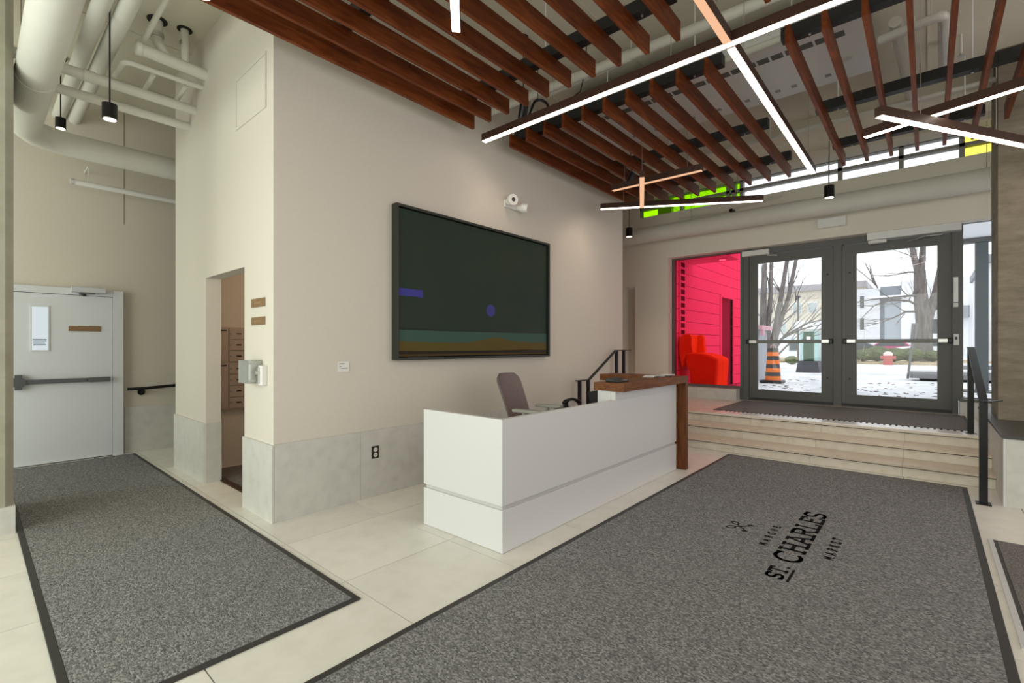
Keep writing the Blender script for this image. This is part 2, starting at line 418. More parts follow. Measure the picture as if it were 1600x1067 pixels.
# closer on the left leaf, operator box on the right leaf
cl = thing('door_closer', 'small beige door closer box at top left of the left glass door', 'door closer', (GX, 2.45, 3.05))
obj('closer_body', B().box(GX - .09, GX + .0, 2.17, 2.62, 3.07, 3.165), white_m, cl, bevel=.006)
obj('closer_arm', B().bar((GX - .02, 2.2, 3.06), (GX + .01, 2.05, 3.045), .02, .012), steel_m, cl)
op = thing('door_operator', 'long silver automatic door operator box above the right glass door', 'door operator', (GX, .2, 3.05))
obj('housing', B().box(GX - .17, GX - .002, -.365, .735, 3.085, 3.285), alu_m, op, bevel=.006)
obj('sensor', B().box(GX - .16, GX - .05, .49, .72, 3.035, 3.083), white_m, op, bevel=.01)
obj('swing_arm', B().bar((GX - .08, -.16, 3.06), (GX - .10, .03, 3.06), .03, .014).bar((GX - .10, .03, 3.06), (GX + .0, .24, 3.02), .03, .014), steel_m, op)
sw = thing('door_contact', 'small pale sensor on the mullion right of the glass doors', 'sensor', (GX, -.37, 2.2))
obj('upper_case', B().box(GX - .03, GX - .001, -.335, -.285, 2.05, 2.42), alu_m, sw); obj('lower_case', B().box(GX - .03, GX - .001, -.335, -.285, 1.98, 2.04), white_m, sw)
sw2 = thing('card_reader', 'small cream card reader low on the mullion right of the doors', 'card reader', (GX, -.37, 1.5))
obj('case', B().box(GX - .03, GX - .001, -.34, -.285, 1.42, 1.58), white_m, sw2); obj('lens', B().box(GX - .034, GX - .028, -.325, -.30, 1.50, 1.54), blackp_m, sw2)
# right sidelight
w2 = struct('window_2', ring(GX - .0, GX + .10, -1.5, -.3395, .60, 3.25, .05), frame_m)
pane('glass_pane', GX + .05, -1.45, -.3895, .65, 3.20, clear_m, w2)
obj('window_sill', B().box(9.40, GX - .001, -1.49, -.345, .602, .64), frame_m, w2)

# clerestory: panes in two rows
CZ = [(4.125, 4.275), (4.325, 4.45)]
cy = [4.62, 3.73, 2.84, 2.74, 2.60, 1.09, .31, -.37, -1.2, -2.1]
cl_m = [green_m, green_m, None, green_m, clear_m, clear_m, clear_m, yellow_m, yellow_m]
fb = B()
fb.box(FX + .02, FX + .14, -2.1, 4.62, 4.10, 4.125); fb.box(FX + .02, FX + .14, -2.1, 4.62, 4.275, 4.325); fb.box(FX + .02, FX + .14, -2.1, 4.62, 4.45, H)
for y in cy: fb.box(FX + .02, FX + .14, y - .03, y + .03, 4.10, H)
w3 = struct('window_3', fb, mat('grey_window_frame', (.34, .33, .31), .5))
for k in range(len(cy) - 1):
    m_ = cl_m[k] or green_m
    for z0, z1 in CZ:
        o = pane('glass_pane', FX + .07, cy[k + 1] + .03, cy[k] - .03, z0, z1, m_, w3)
        if m_ is green_m: o['label'] = 'green glass pane'
        if m_ is yellow_m: o['label'] = 'yellow glass pane'

# ------------------------------------------------------------------ concrete columns and bench
cr_ = B()
cr_.prism([(7.205, -.557), (7.86, -.557), (7.86, -2.2), (7.2, -2.2), (7.2, -.562)], 'z', .625, H)
tag(obj('concrete_column', cr_, concrete_m), 'board-formed concrete column standing on the dark topped bench at right', 'column')
cr2 = B().prism([(-.9, 5.16), (.18, 5.16), (.225, 5.21), (.225, 6.0), (-.9, 6.0)], 'z', .206, H)
c2 = thing('concrete_column', 'board-formed concrete column on a white base beside the pale grey door', 'column', (-.3, 5.6, 0))
obj('shaft', cr2, concrete2_m, c2); obj('base', B().box(-.92, .232, 5.145, 6.02, 0, .205), stone_m, c2)
for z in (.9, 1.78, 2.95):
    obj('tie_hole', B().tube([(.03, 5.165, z), (.03, 5.155, z)], .018, 10), hole_m, c2)
bn = thing('stone_bench', 'pale stone bench with dark slate top wrapping the right concrete column', 'bench', (7.2, -1.4, 0))
obj('bench_base', B().box(5.97, 8.6, -2.4, -.50, 0, .590), stone_m, bn)
obj('bench_top', B().box(5.955, 8.6, -2.4, -.485, .592, .624), mat('slate', (.06, .057, .055), .35), bn, bevel=.004)
obj('edge_strip', B().box(5.963, 5.969, -.512, -.496, 0, .59), alu_m, bn)

# ------------------------------------------------------------------ back left door
d1 = struct('door_1', B().box(.30, 1.215, 7.86, 7.905, .012, 2.025), doorgrey_m, bevel=.003)
fr1 = B().box(.19, .295, 7.85, 7.922, 0, 2.11).box(1.22, 1.325, 7.85, 7.922, 0, 2.11).box(.295, 1.22, 7.85, 7.922, 2.03, 2.11)
obj('door_frame', fr1, doorgrey_m, d1, bevel=.004)
vp = obj('vision_panel', B().box(.486, .620, 7.853, 7.862, 1.355, 1.865), emis('lit_window', (.83, .92, .95), .80), d1); vp['label'] = 'narrow bright glazed vision panel'
obj('panel_bead', ring(0, 0, 0, 0, 0, 0, 0) and B().box(.474, .486, 7.85, 7.862, 1.343, 1.877).box(.620, .632, 7.85, 7.862, 1.343, 1.877).box(.486, .620, 7.85, 7.862, 1.343, 1.355).box(.486, .620, 7.85, 7.862, 1.865, 1.877), doorgrey_m, d1)
nb = B()
for z, x1, x0 in ((1.475, .61, .492), (1.455, .608, .492), (1.432, .596, .492), (1.412, .604, .496)): nb.box(x0, x1, 7.8505, 7.8525, z, z + .010)
nt_ = obj('notice_print', nb, mat('blue_print', (.06, .13, .22), .7), d1); nt_['label'] = 'dark blue printed notice lines on the vision panel'
dp = obj('name_plate', B().box(.80, 1.10, 7.853, 7.861, 1.585, 1.650), brass_m, d1); dp['label'] = 'bronze coloured name plate'
pbar = obj('panic_bar', B().bar((.37, 7.82, .985), (.97, 7.82, .985), .035, .05).bar((.975, 7.818, .985), (1.185, 7.818, .985), .045, .058), mat('gunmetal', (.11, .115, .12), .4, .4), d1, bevel=.006)
obj('latch_case', B().tube([(.375, 7.86, .985), (.375, 7.79, .985)], .062, 18).box(.345, .405, 7.80, 7.86, .90, 1.07), MATS['gunmetal'], pbar, smooth=True)
dcl = obj('door_closer', B().box(.82, 1.145, 7.79, 7.849, 2.062, 2.128), mat('silver_paint', (.55, .57, .60), .4, .3), d1, bevel=.006)
obj('closer_arm', B().bar((.90, 7.82, 2.055), (1.04, 7.80, 2.05), .02, .014).bar((.90, 7.82, 2.052), (.95, 7.855, 2.03), .03, .03), MATS['gunmetal'], dcl)

# ================================================================== MATS
def floor_mat(name, label, x0, x1, y0, y1, border, m, z=0, slope=0):
    t = thing(name, label, 'mat', ((x0 + x1) / 2, (y0 + y1) / 2, z))
    q = border
    rim = B()
    h0, h1 = z + .0005, z + .009
    for a in ((x0, x1, y0, y0 + q), (x0, x1, y1 - q, y1), (x0, x0 + q, y0 + q, y1 - q), (x1 - q, x1, y0 + q, y1 - q)):
        rim.box(a[0], a[1], a[2], a[3], h0, h1)
    obj('rubber_border', rim, rubber_m, t, bevel=.003)
    obj('carpet_pile', B().box(x0 + q, x1 - q, y0 + q, y1 - q, h0, z + .010), m, t)
    return t
mA = floor_mat('entrance_mat', 'grey ribbed carpet mat with black rubber edge running to the pale grey door', .24, 1.43, 2.36, 7.78, .035, carpet_m)
mB = floor_mat('entrance_mat', 'large grey carpet mat with black lettering in front of the white reception desk', .86, 6.475, -.29, 1.945, .040, carpet_m)
mC = floor_mat('entrance_mat', 'thin brown grey mat on the platform just inside the glass doors', 7.76, 9.42, -.40, 2.56, .03, carpet2_m, z=PZ)
mD = floor_mat('entrance_mat', 'dark mat with pale metal edge at the right edge of the picture', 3.2, 4.86, -1.7, -.352, .02, carpet2_m)
obj('metal_edge', B().box(3.2, 4.86, -.352, -.325, .0005, .010), alu_m, mD)

# --- lettering: strokes in a box of height 1, with slab serifs for the big line
def arc(cx, cy, rx, ry, a0, a1, n=14):
    return [(cx + rx * math.cos(R(a0 + (a1 - a0) * i / n)), cy + ry * math.sin(R(a0 + (a1 - a0) * i / n))) for i in range(n + 1)]
GLY = {   # letter: (advance width, strokes, serif spots (x, y))
    'S': (.56, [arc(.28, .74, .22, .26, 20, 270, 16)[:] + arc(.28, .26, .22, .22, 90, -160, 16)], [(-1, .49, .83, .98), (-1, .07, .02, .17)]),
    'T': (.62, [[(.02, 1), (.60, 1)], [(.31, 1), (.31, 0)], [(.04, 1), (.04, .84)], [(.58, 1), (.58, .84)]], [(.31, 0)]),
    '.': (.20, [[(.06, .02), (.14, .02)]], []),
    'C': (.74, [arc(.38, .5, .32, .52, 48, 312, 22)], [(-1, .62, .80, 1.0)]),
    'H': (.70, [[(.13, 0), (.13, 1)], [(.57, 0), (.57, 1)], [(.13, .52), (.57, .52)]], [(.13, 0), (.13, 1), (.57, 0), (.57, 1)]),
    'A': (.72, [[(.10, 0), (.36, 1), (.62, 0)], [(.19, .34), (.53, .34)]], [(.10, 0), (.62, 0), (.30, 1)]),
    'R': (.68, [[(.14, 0), (.14, 1)], [(.14, 1), (.36, 1)] + arc(.36, .76, .20, .24, 90, -90, 10) + [(.14, .52)], [(.36, .52), (.58, 0)]], [(.14, 0), (.14, 1), (.60, 0)]),
    'L': (.58, [[(.14, 1), (.14, 0)], [(.06, 0), (.54, 0), (.54, .2)]], [(.14, 1)]),
    'E': (.60, [[(.14, 0), (.14, 1)], [(.06, 1), (.54, 1), (.54, .84)], [(.06, 0), (.56, 0), (.56, .17)], [(.14, .52), (.42, .52)]], []),
    'M': (.80, [[(.12, 0), (.12, 1), (.40, .35), (.68, 1), (.68, 0)]], []),
    'K': (.66, [[(.13, 0), (.13, 1)], [(.13, .42), (.56, 1)], [(.26, .58), (.58, 0)]], []),
}
def write(word, x, y, h, w, stroke, track, serif, zt):
    """word starts at (x, y) and runs along +X; letters stand towards +Y"""
    out = []; cx = x; b = None
    def seg(p, q, s):
        nonlocal b
        d = Vector((q[0] - p[0], q[1] - p[1]))
        if d.length < 1e-6: return
        d.normalize(); n_ = Vector((-d.y, d.x)) * s / 2; e = d * s * .32
        P = [Vector(p) - e + n_, Vector(p) - e - n_, Vector(q) + e - n_, Vector(q) + e + n_]
        b.prism([(k.x, k.y) for k in P], 'z', zt, zt + .0012)
    for ch in word:
        adv, st_, sf = GLY[ch]; b = B(); out.append(b)
        T = lambda p: (cx + p[0] * w, y + p[1] * h)
        for pl in st_:
            for p, q in zip(pl, pl[1:]): seg(T(p), T(q), stroke)
        if serif:
            for s in sf:
                if s[0] == -1: seg(T((s[1], s[2])), T((s[1], s[3])), stroke)
                else: seg(T((s[0] - .11, s[1])), T((s[0] + .11, s[1])), stroke * .9)
        cx += adv * w + track
    return out
zt = .0102
for b in write('ST.', 3.185, .655, .090, .135, .017, .012, True, zt): obj('letter', b, ink_m, mB)
for b in write('CHARLES', 3.475, .625, .142, .240, .024, .013, True, zt): obj('letter', b, ink_m, mB)
for b in write('MARCHE', 3.66, .852, .044, .056, .011, .043, False, zt): obj('letter', b, ink_m, mB)
for b in write('MARKET', 3.69, .464, .052, .062, .012, .039, False, zt): obj('letter', b, ink_m, mB)
obj('underline', B().box(3.175, 3.375, .618, .632, zt, zt + .0012), ink_m, mB)
kb = B()
def keyshape(bx, by, tx, ty, sgn):
    d = Vector((tx - bx, ty - by)).normalized(); n_ = Vector((-d.y, d.x))
    pts = arc(0, 0, .034, .022, 0, 360, 16)
    for p, q in zip(pts, pts[1:]):
        P = Vector((bx, by)) + d * p[0] + n_ * p[1]; Q = Vector((bx, by)) + d * q[0] + n_ * q[1]
        kb.bar((P.x, P.y, zt + .0006), (Q.x, Q.y, zt + .0006), .011, .0012)
    s0 = Vector((bx, by)) + d * .034
    kb.bar((s0.x, s0.y, zt + .0006), (tx, ty, zt + .0006), .011, .0012)
    for k in (.012, .034):
        p = Vector((tx, ty)) - d * k; q = p + n_ * sgn * .028
        kb.bar((p.x, p.y, zt + .0006), (q.x, q.y, zt + .0006), .015, .0012)
keyshape(3.868, 1.142, 4.005, 1.012, 1); keyshape(3.975, 1.142, 3.838, 1.018, -1)
em = obj('crossed_keys_emblem', kb, ink_m, mB); em['label'] = 'black crossed keys emblem'

# ================================================================== RECEPTION DESK
dk = thing('reception_desk', 'white L-shaped reception desk with walnut transaction counter and groove line', 'desk', (3.9, 2.6, 0))
obj('front_panel', B().prism([(2.365, 2.155), (5.30, 2.155), (5.30, 2.20), (2.41, 2.20)], 'z', .320, .905).box(3.90, 5.30, 2.155, 2.20, .9052, .985), desk_m, dk, bevel=.002)
obj('end_panel', B().prism([(2.365, 2.1555), (2.41, 2.2005), (2.41, 2.995), (2.365, 2.995)], 'z', .320, .905), desk_m, dk, bevel=.002)
obj('plinth', B().prism([(2.365, 2.155), (5.30, 2.155), (5.30, 2.20), (2.41, 2.20), (2.41, 2.995), (2.365, 2.995)], 'z', .002, .290), desk_m, dk, bevel=.002)
obj('reveal', B().box(2.380, 5.29, 2.170, 2.199, .2905, .3195).box(2.380, 2.409, 2.2, 2.98, .2905, .3195), mat('groove_shade', (.56, .555, .55), .6), dk)  # shade inside the groove put into the reveal's grey
obj('work_surface', B().box(2.412, 5.30, 2.202, 2.85, .71, .74), desk_m, dk)
obj('back_support', B().box(5.0, 5.32, 2.86, 2.90, .002, .98), desk_m, dk)
obj('counter_riser', B().box(3.90, 3.945, 2.201, 2.34, .741, .985), desk_m, dk)
obj('counter_top', B().box(3.885, 5.405, 2.06, 2.375, .987, 1.062), counter_m, dk, bevel=.002)
rt = obj('counter_return', B().box(5.08, 5.405, 2.377, 3.02, .987, 1.062), counter_m, dk, bevel=.002)
obj('counter_leg', B().box(5.335, 5.405, 2.06, 2.375, .001, .986), counterv_m, dk, bevel=.002)

# items on the desk
dv = thing('card_terminal', 'small black device lying on the near end of the walnut counter', 'device', (4.06, 2.22, 1.063))
obj('case', B().prism([(2.15, 1.0635), (2.30, 1.0635), (2.30, 1.098), (2.26, 1.101), (2.15, 1.078)], 'x', 3.97, 4.16), blackp_m, dv, bevel=.006)
obj('key_pad', B().box(4.07, 4.14, 2.16, 2.20, 1.078, 1.0835), mat('grey_keys', (.3, .3, .3), .5), dv)
pg = 'papers spread on the far end of the walnut counter'
for k, (x, y, a, lab) in enumerate(((4.92, 2.30, .3, 'loose cream paper sheet at the left of the far counter papers'), (5.10, 2.26, -.2, 'curled white brochure in the middle of the counter papers'), (5.26, 2.24, .15, 'white pamphlet at the right end of the walnut counter'))):
    b = B(); c_, s_ = math.cos(a), math.sin(a); pts = []
    for i in range(6):
        u = -.10 + i * .04; z = .004 + .012 * math.sin(i * 1.1 + k) ** 2 + .001
        pts.append((u, z))
    for i in range(5):
        (u0, z0), (u1, z1) = pts[i], pts[i + 1]
        q = []
        for (u, z) in ((u0, z0), (u1, z1)):
            for v in (-.06, .06):
                q.append((x + u * c_ - v * s_, y + u * s_ + v * c_, 1.0625 + z))
        b.add(q + [(p[0], p[1], p[2] - .002) for p in q], [(0, 1, 3, 2), (4, 6, 7, 5), (0, 2, 6, 4), (1, 5, 7, 3)] + ([(0, 4, 5, 1)] if i == 0 else []) + ([(2, 3, 7, 6)] if i == 4 else []))
    b.box(x - .08, x + .08, y - .05, y + .05, 1.0625, 1.0645)
    tag(obj('paper_sheet', b, white_m), lab, 'paper', pg)
pn = thing('pen', 'dark pen lying between the papers on the walnut counter', 'pen', (5.2, 2.16, 1.063))
obj('barrel', B().tube([(5.13, 2.15, 1.069), (5.24, 2.18, 1.069)], .006, 8), black_m, pn, smooth=True); obj('tip', B().tube([(5.24, 2.18, 1.069), (5.26, 2.1855, 1.069)], [.005, .001], 8), steel_m, pn)
ph = thing('desk_phone', 'black desk telephone with curved handset behind the desk front', 'telephone', (3.80, 2.60, .74))
obj('phone_base', B().prism([(2.50, .741), (2.72, .741), (2.72, .80), (2.50, .765)], 'x', 3.72, 3.98), blackp_m, ph, bevel=.006)
hp = [(3.80 + .28 * i / 10 - .05, 2.62, .835 + .050 * math.sin(math.pi * (.12 + .88 * i / 10))) for i in range(11)]
hs = B().tube(hp, [.022, .026, .020, .016, .015, .015, .015, .016, .020, .024, .02], 10)
hs.tube([(3.775, 2.62, .85), (3.785, 2.62, .80)], [.024, .03], 10)
obj('handset', hs, black_m, ph, smooth=True)
mo = thing('display_screen', 'small tilted black screen under the walnut counter end', 'screen', (4.40, 2.62, .74))
obj('screen_panel', B().add([(4.22, 2.60, .79), (4.56, 2.60, .79), (4.60, 2.68, .925), (4.26, 2.68, .925), (4.22, 2.62, .785), (4.56, 2.62, .785), (4.60, 2.70, .92), (4.26, 2.70, .92)],
    [(0, 1, 2, 3), (7, 6, 5, 4), (0, 4, 5, 1), (1, 5, 6, 2), (2, 6, 7, 3), (3, 7, 4, 0)]), black_m, mo)
obj('stand', B().box(4.34, 4.46, 2.60, 2.72, .741, .752).bar((4.40, 2.67, .75), (4.41, 2.66, .83), .04, .02), blackp_m, mo)

# office chair, facing the desk front (towards -Y), local coordinates
mesh_m = noisy('mauve_mesh', [(.35, (.17, .13, .13)), (.65, (.25, .20, .20))], 160, detail=2, rough=.7)
chf_m = mat('chair_grey_plastic', (.36, .36, .33), .45)
ch = thing('office_chair', 'grey mauve mesh-backed office chair with padded arms behind the reception desk', 'chair', (3.79, 3.02, 0), rotz=R(10))
n_u, n_v = 9, 11
def back_pt(u, v):              # u across -1..1, v up 0..1
    w_ = .225 * (1 - .12 * (1 - v)) * (1 if v < .85 else math.sqrt(max(0, 1 - ((v - .85) / .19) ** 2)))
    return (u * w_, .16 + .17 * v + .04 * v * v - .055 * (abs(u) ** 2), .52 + .59 * v)
bb = B()
vs = [back_pt(-1 + 2 * i / (n_u - 1), j / (n_v - 1)) for j in range(n_v) for i in range(n_u)]
vs2 = [(x, y + .022, z) for x, y, z in vs]
fs = [(j * n_u + i, j * n_u + i + 1, (j + 1) * n_u + i + 1, (j + 1) * n_u + i) for j in range(n_v - 1) for i in range(n_u - 1)]
N_ = n_u * n_v
fs += [tuple(k + N_ for k in reversed(f)) for f in fs[:(n_v - 1) * (n_u - 1)]]
rimi = [i for i in range(n_u)] + [j * n_u + n_u - 1 for j in range(1, n_v)] + [(n_v - 1) * n_u + i for i in range(n_u - 2, -1, -1)] + [j * n_u for j in range(n_v - 2, 0, -1)]
fs += [(rimi[k], rimi[(k + 1) % len(rimi)] , rimi[(k + 1) % len(rimi)] + N_, rimi[k] + N_) for k in range(len(rimi))]
bb.add(vs + vs2, fs)
bk = obj('backrest', bb, mesh_m, ch, local=True, smooth=True)
rimp = [back_pt(-1 + 2 * i / (n_u - 1), 0) for i in range(n_u)]
path = [back_pt(-1, j / 20) for j in range(21)] + [back_pt(-1 + 2 * i / 8, 1) for i in range(1, 8)] + [back_pt(1, j / 20) for j in range(20, -1, -1)]
obj('back_frame', B().tube([(p[0], p[1] + .012, p[2]) for p in path], .009, 8), mat('chair_dark_edge', (.13, .11, .105), .5), bk, local=True, smooth=True)
sb = B()
sp = []
for i in range(24):
    a = 2 * math.pi * i / 24; c_, s_ = math.cos(a), math.sin(a)
    sp.append((.25 * math.copysign(abs(c_) ** .5, c_), -.07 + .25 * math.copysign(abs(s_) ** .5, s_)))
sb.prism(sp, 'z', .43, .49)
obj('seat', sb, mesh_m, ch, local=True, bevel=.015)
for s in (-1, 1):
    ar = obj('armrest', B().prism([(s * .24 - .038, -.20), (s * .24 + .038, -.20), (s * .24 + .042, -.02), (s * .24 + .034, .10), (s * .24 - .034, .10), (s * .24 - .042, -.02)], 'z', .755, .785), chf_m, ch, local=True, bevel=.01)
    obj('arm_post', B().tube([(s * .20, -.02, .44), (s * .255, -.02, .50), (s * .25, -.03, .757)], .018, 10), chf_m, ar, local=True, smooth=True)
obj('back_bracket', B().tube([(0, .02, .42), (0, .17, .42), (0, .225, .60), (0, .29, .80)], [.03, .03, .026, .02], 10), chf_m, ch, local=True, smooth=True)
obj('gas_column', B().cyl((0, 0), .026, .09, .43, 14), black_m, ch, local=True, smooth=True)
for k in range(5):
    a = R(72 * k + 10); e = (math.cos(a) * .29, math.sin(a) * .29)
    lg = obj('leg', B().tube([(0, 0, .105), (e[0], e[1], .075)], [.026, .016], 10), chf_m, ch, local=True, smooth=True)
    obj('caster', B().tube([(e[0] - math.sin(a) * .02, e[1] + math.cos(a) * .02, .029), (e[0] + math.sin(a) * .02, e[1] - math.cos(a) * .02, .029)], .028, 14), black_m, lg, local=True, smooth=True)

# ================================================================== WALL ITEMS
# painting
pt_m = bpy.data.materials.new('painted_canvas'); t = nt(pt_m); N = t.nodes; L = t.links; p = pb(pt_m); MATS['painted_canvas'] = pt_m
tc = N.new('ShaderNodeTexCoord'); sx = N.new('ShaderNodeSeparateXYZ'); L.new(tc.outputs['Object'], sx.inputs[0])
def mth(op, a, b_=None):
    k = N.new('ShaderNodeMath'); k.operation = op
    for i, q in enumerate((a, b_)):
        if q is None: continue
        if isinstance(q, (int, float)): k.inputs[i].default_value = q
        else: L.new(q, k.inputs[i])
    return k.outputs[0]
def mixc(f, a, b_):
    k = N.new('ShaderNodeMix'); k.data_type = 'RGBA'
    if isinstance(f, (int, float)): k.inputs[0].default_value = f
    else: L.new(f, k.inputs[0])
    for i, q in ((6, a), (7, b_)):
        if isinstance(q, tuple): k.inputs[i].default_value = (*q, 1)
        else: L.new(q, k.inputs[i])
    return k.outputs[2]
nz = N.new('ShaderNodeTexNoise'); nz.inputs['Scale'].default_value = 2.2; nz.inputs['Detail'].default_value = 6; L.new(tc.outputs['Object'], nz.inputs[0])
X, Z = sx.outputs[0], sx.outputs[2]           # X along the canvas from its middle, Z up from the bottom
nf = nz.outputs['Fac']
upper = mixc(nf, (.013, .036, .026), (.034, .043, .028))
wob = mth('MULTIPLY', mth('SUBTRACT', nf, .5), .05)
hill = mth('ADD', mth('ADD', mth('MULTIPLY', mth('EXPONENT', mth('MULTIPLY', mth('POWER', mth('ABSOLUTE', mth('SUBTRACT', X, .20)), 2.0), -11.0)), .060), .178), wob)
c_teal = mth('LESS_THAN', Z, mth('ADD', mth('ADD', .298, mth('MULTIPLY', X, .004)), mth('MULTIPLY', wob, .4)))
c_line = mth('LESS_THAN', Z, mth('ADD', mth('ADD', .312, mth('MULTIPLY', X, -.004)), mth('MULTIPLY', wob, .6)))
c_hill = mth('LESS_THAN', Z, hill)
c_dark = mth('LESS_THAN', Z, mth('ADD', .088, mth('MULTIPLY', wob, .5)))
c_low = mth('LESS_THAN', Z, .058)
col = mixc(c_line, upper, (.020, .028, .022))
col = mixc(c_teal, col, (.046, .098, .080))
col = mixc(c_hill, col, mixc(nf, (.085, .078, .016), (.125, .078, .018)))
col = mixc(c_dark, col, (.022, .015, .008))
col = mixc(c_low, col, (.075, .045, .012))
dd = mth('ADD', mth('POWER', mth('SUBTRACT', X, .10), 2.0), mth('POWER', mth('SUBTRACT', Z, .553), 2.0))
col = mixc(mth('LESS_THAN', dd, mth('ADD', .0052, mth('MULTIPLY', wob, .12))), col, (.05, .055, .24))
bar_ = mth('MULTIPLY', mth('LESS_THAN', mth('ABSOLUTE', mth('ADD', X, 1.05)), mth('ADD', .165, wob)), mth('LESS_THAN', mth('ABSOLUTE', mth('SUBTRACT', Z, .664)), mth('ADD', .038, mth('MULTIPLY', wob, .5))))
col = mixc(bar_, col, (.05, .05, .30))
L.new(col, p.inputs['Base Color']); p.inputs['Roughness'].default_value = .5; p.inputs['Specular IOR Level'].default_value = .2
pa = thing('framed_painting', 'large dark green abstract painting in a deep bronze frame above the desk', 'painting', (3.913, 3.87, 1.265))
obj('canvas', B().box(2.735, 5.09, 3.842, 3.865, 1.30, 2.74), pt_m, pa)
pfm = mat('patinated_frame', (.035, .040, .034), .4, .3)
obj('picture_frame', B().box(2.69, 2.715, 3.815, 3.895, 1.265, 2.775).box(5.112, 5.137, 3.815, 3.895, 1.265, 2.775).box(2.715, 5.112, 3.815, 3.895, 1.265, 1.29).box(2.715, 5.112, 3.815, 3.895, 2.75, 2.775), pfm, pa)
obj('shadow_gap', B().box(2.715, 5.112, 3.872, 3.89, 1.29, 2.75), hole_m, pa)

wlb = thing('wall_label', 'small white caption card on the wall left of the painting', 'label', (2.19, 3.895, 1.22))
obj('card', B().box(2.135, 2.24, 3.893, 3.8985, 1.175, 1.265), white_m, wlb)
obj('caption_print', B().box(2.145, 2.195, 3.8915, 3.8928, 1.243, 1.249).box(2.145, 2.165, 3.8915, 3.8928, 1.220, 1.225).box(2.165, 2.225, 3.8915, 3.8928, 1.203, 1.208), mat('grey_print', (.2, .2, .2), .7), wlb)
ou = thing('power_outlet', 'brown duplex power outlet on the stone wainscot beside the desk', 'outlet', (2.5, 3.88, .41))
obj('cover_plate', B().box(2.462, 2.538, 3.879, 3.8849, .355, .470), mat('brown_plate', (.035, .022, .016), .35), ou, bevel=.002)
for z in (.388, .437):
    sc = obj('socket', B().tube([(2.5, 3.8792, z), (2.5, 3.875, z)], .020, 14), white_m, ou)
    obj('slots', B().box(2.490, 2.493, 3.8742, 3.8751, z - .004, z + .008).box(2.507, 2.510, 3.8742, 3.8751, z - .004, z + .008), hole_m, sc)
el = thing('emergency_light', 'twin-headed white emergency light high on the wall above the painting', 'emergency light', (4.38, 3.9, 3.13))
obj('mount_plate', B().box(4.30, 4.56, 3.87, 3.899, 3.10, 3.19), white_m, el, bevel=.008)
h1 = obj('lamp_head', B().tube([(4.33, 3.86, 3.16), (4.32, 3.80, 3.165), (4.30, 3.74, 3.16)], [.03, .062, .066], 18), white_m, el, smooth=True)
obj('lens', B().tube([(4.2995, 3.739, 3.16), (4.2985, 3.733, 3.16)], [.026, .026], 14), mat('dark_lens', (.08, .08, .08), .2), h1)
obj('lamp_head', B().tube([(4.52, 3.86, 3.13), (4.54, 3.79, 3.12), (4.57, 3.74, 3.11)], [.03, .06, .055], 18), white_m, el, smooth=True)
# access panel high on the mailbox wall
ap = thing('access_panel', 'cream square access panel high on the mailbox wall', 'access panel', (1.59, 4.36, 3.34))
obj('panel_frame', ring(1.578, 1.5895, 4.03, 4.69, 3.335, 3.79, .022), wall_m, ap); obj('panel_door', B().box(1.583, 1.5895, 4.055, 4.665, 3.36, 3.765), wall_m, ap)
# two plaques, alarm station with its raised guard
for k, (z, lab) in enumerate(((1.675, 'upper bronze plaque'), (1.545, 'lower bronze plaque'))):
    z0 = (1.722, 1.573)[k]; z1 = (1.800, 1.645)[k]
    pq = thing('wall_plaque', lab + ' right of the mail room opening', 'plaque', (1.589, 4.19, z0))
    obj('plate', B().box(1.582, 1.5895, 4.055, 4.33, z0 + .005, z1 - .002), brass_m, pq); obj('raised_text', B().box(1.5805, 1.582, 4.12, 4.26, (z0 + z1) / 2 - .006, (z0 + z1) / 2 + .006), mat('pale_bronze', (.30, .20, .10), .5), pq)
al = thing('alarm_station', 'white alarm pull station with clear plastic guard swung open beside the mail room', 'alarm', (1.58, 4.12, 1.17))
obj('back_plate', B().box(1.55, 1.5895, 4.02, 4.10, 1.085, 1.245), white_m, al, bevel=.004)
obj('switch_strip', B().box(1.535, 1.5495, 4.065, 4.098, 1.10, 1.23), steel_m, al)
obj('lock_knob', B().tube([(1.548, 4.08, 1.185), (1.515, 4.08, 1.185)], .02, 14), steel_m, al, smooth=True)
gd = obj('plastic_guard', B().box(1.475, 1.48, 4.105, 4.31, 1.10, 1.285).box(1.48, 1.575, 4.105, 4.11, 1.10, 1.285).box(1.48, 1.575, 4.305, 4.31, 1.10, 1.285).box(1.48, 1.575, 4.11, 4.305, 1.10, 1.105).box(1.48, 1.575, 4.11, 4.305, 1.28, 1.285), guard_m, al)
obj('guard_flap', B().box(1.545, 1.55, 4.312, 4.50, 1.14, 1.265), guard_m, al)
obj('inner_cover', B().box(1.50, 1.575, 4.13, 4.24, 1.125, 1.255), white_m, al, bevel=.006)
obj('handle', B().box(1.488, 1.499, 4.222, 4.238, 1.20, 1.245), mat('grey_latch', (.25, .27, .25), .4), al)

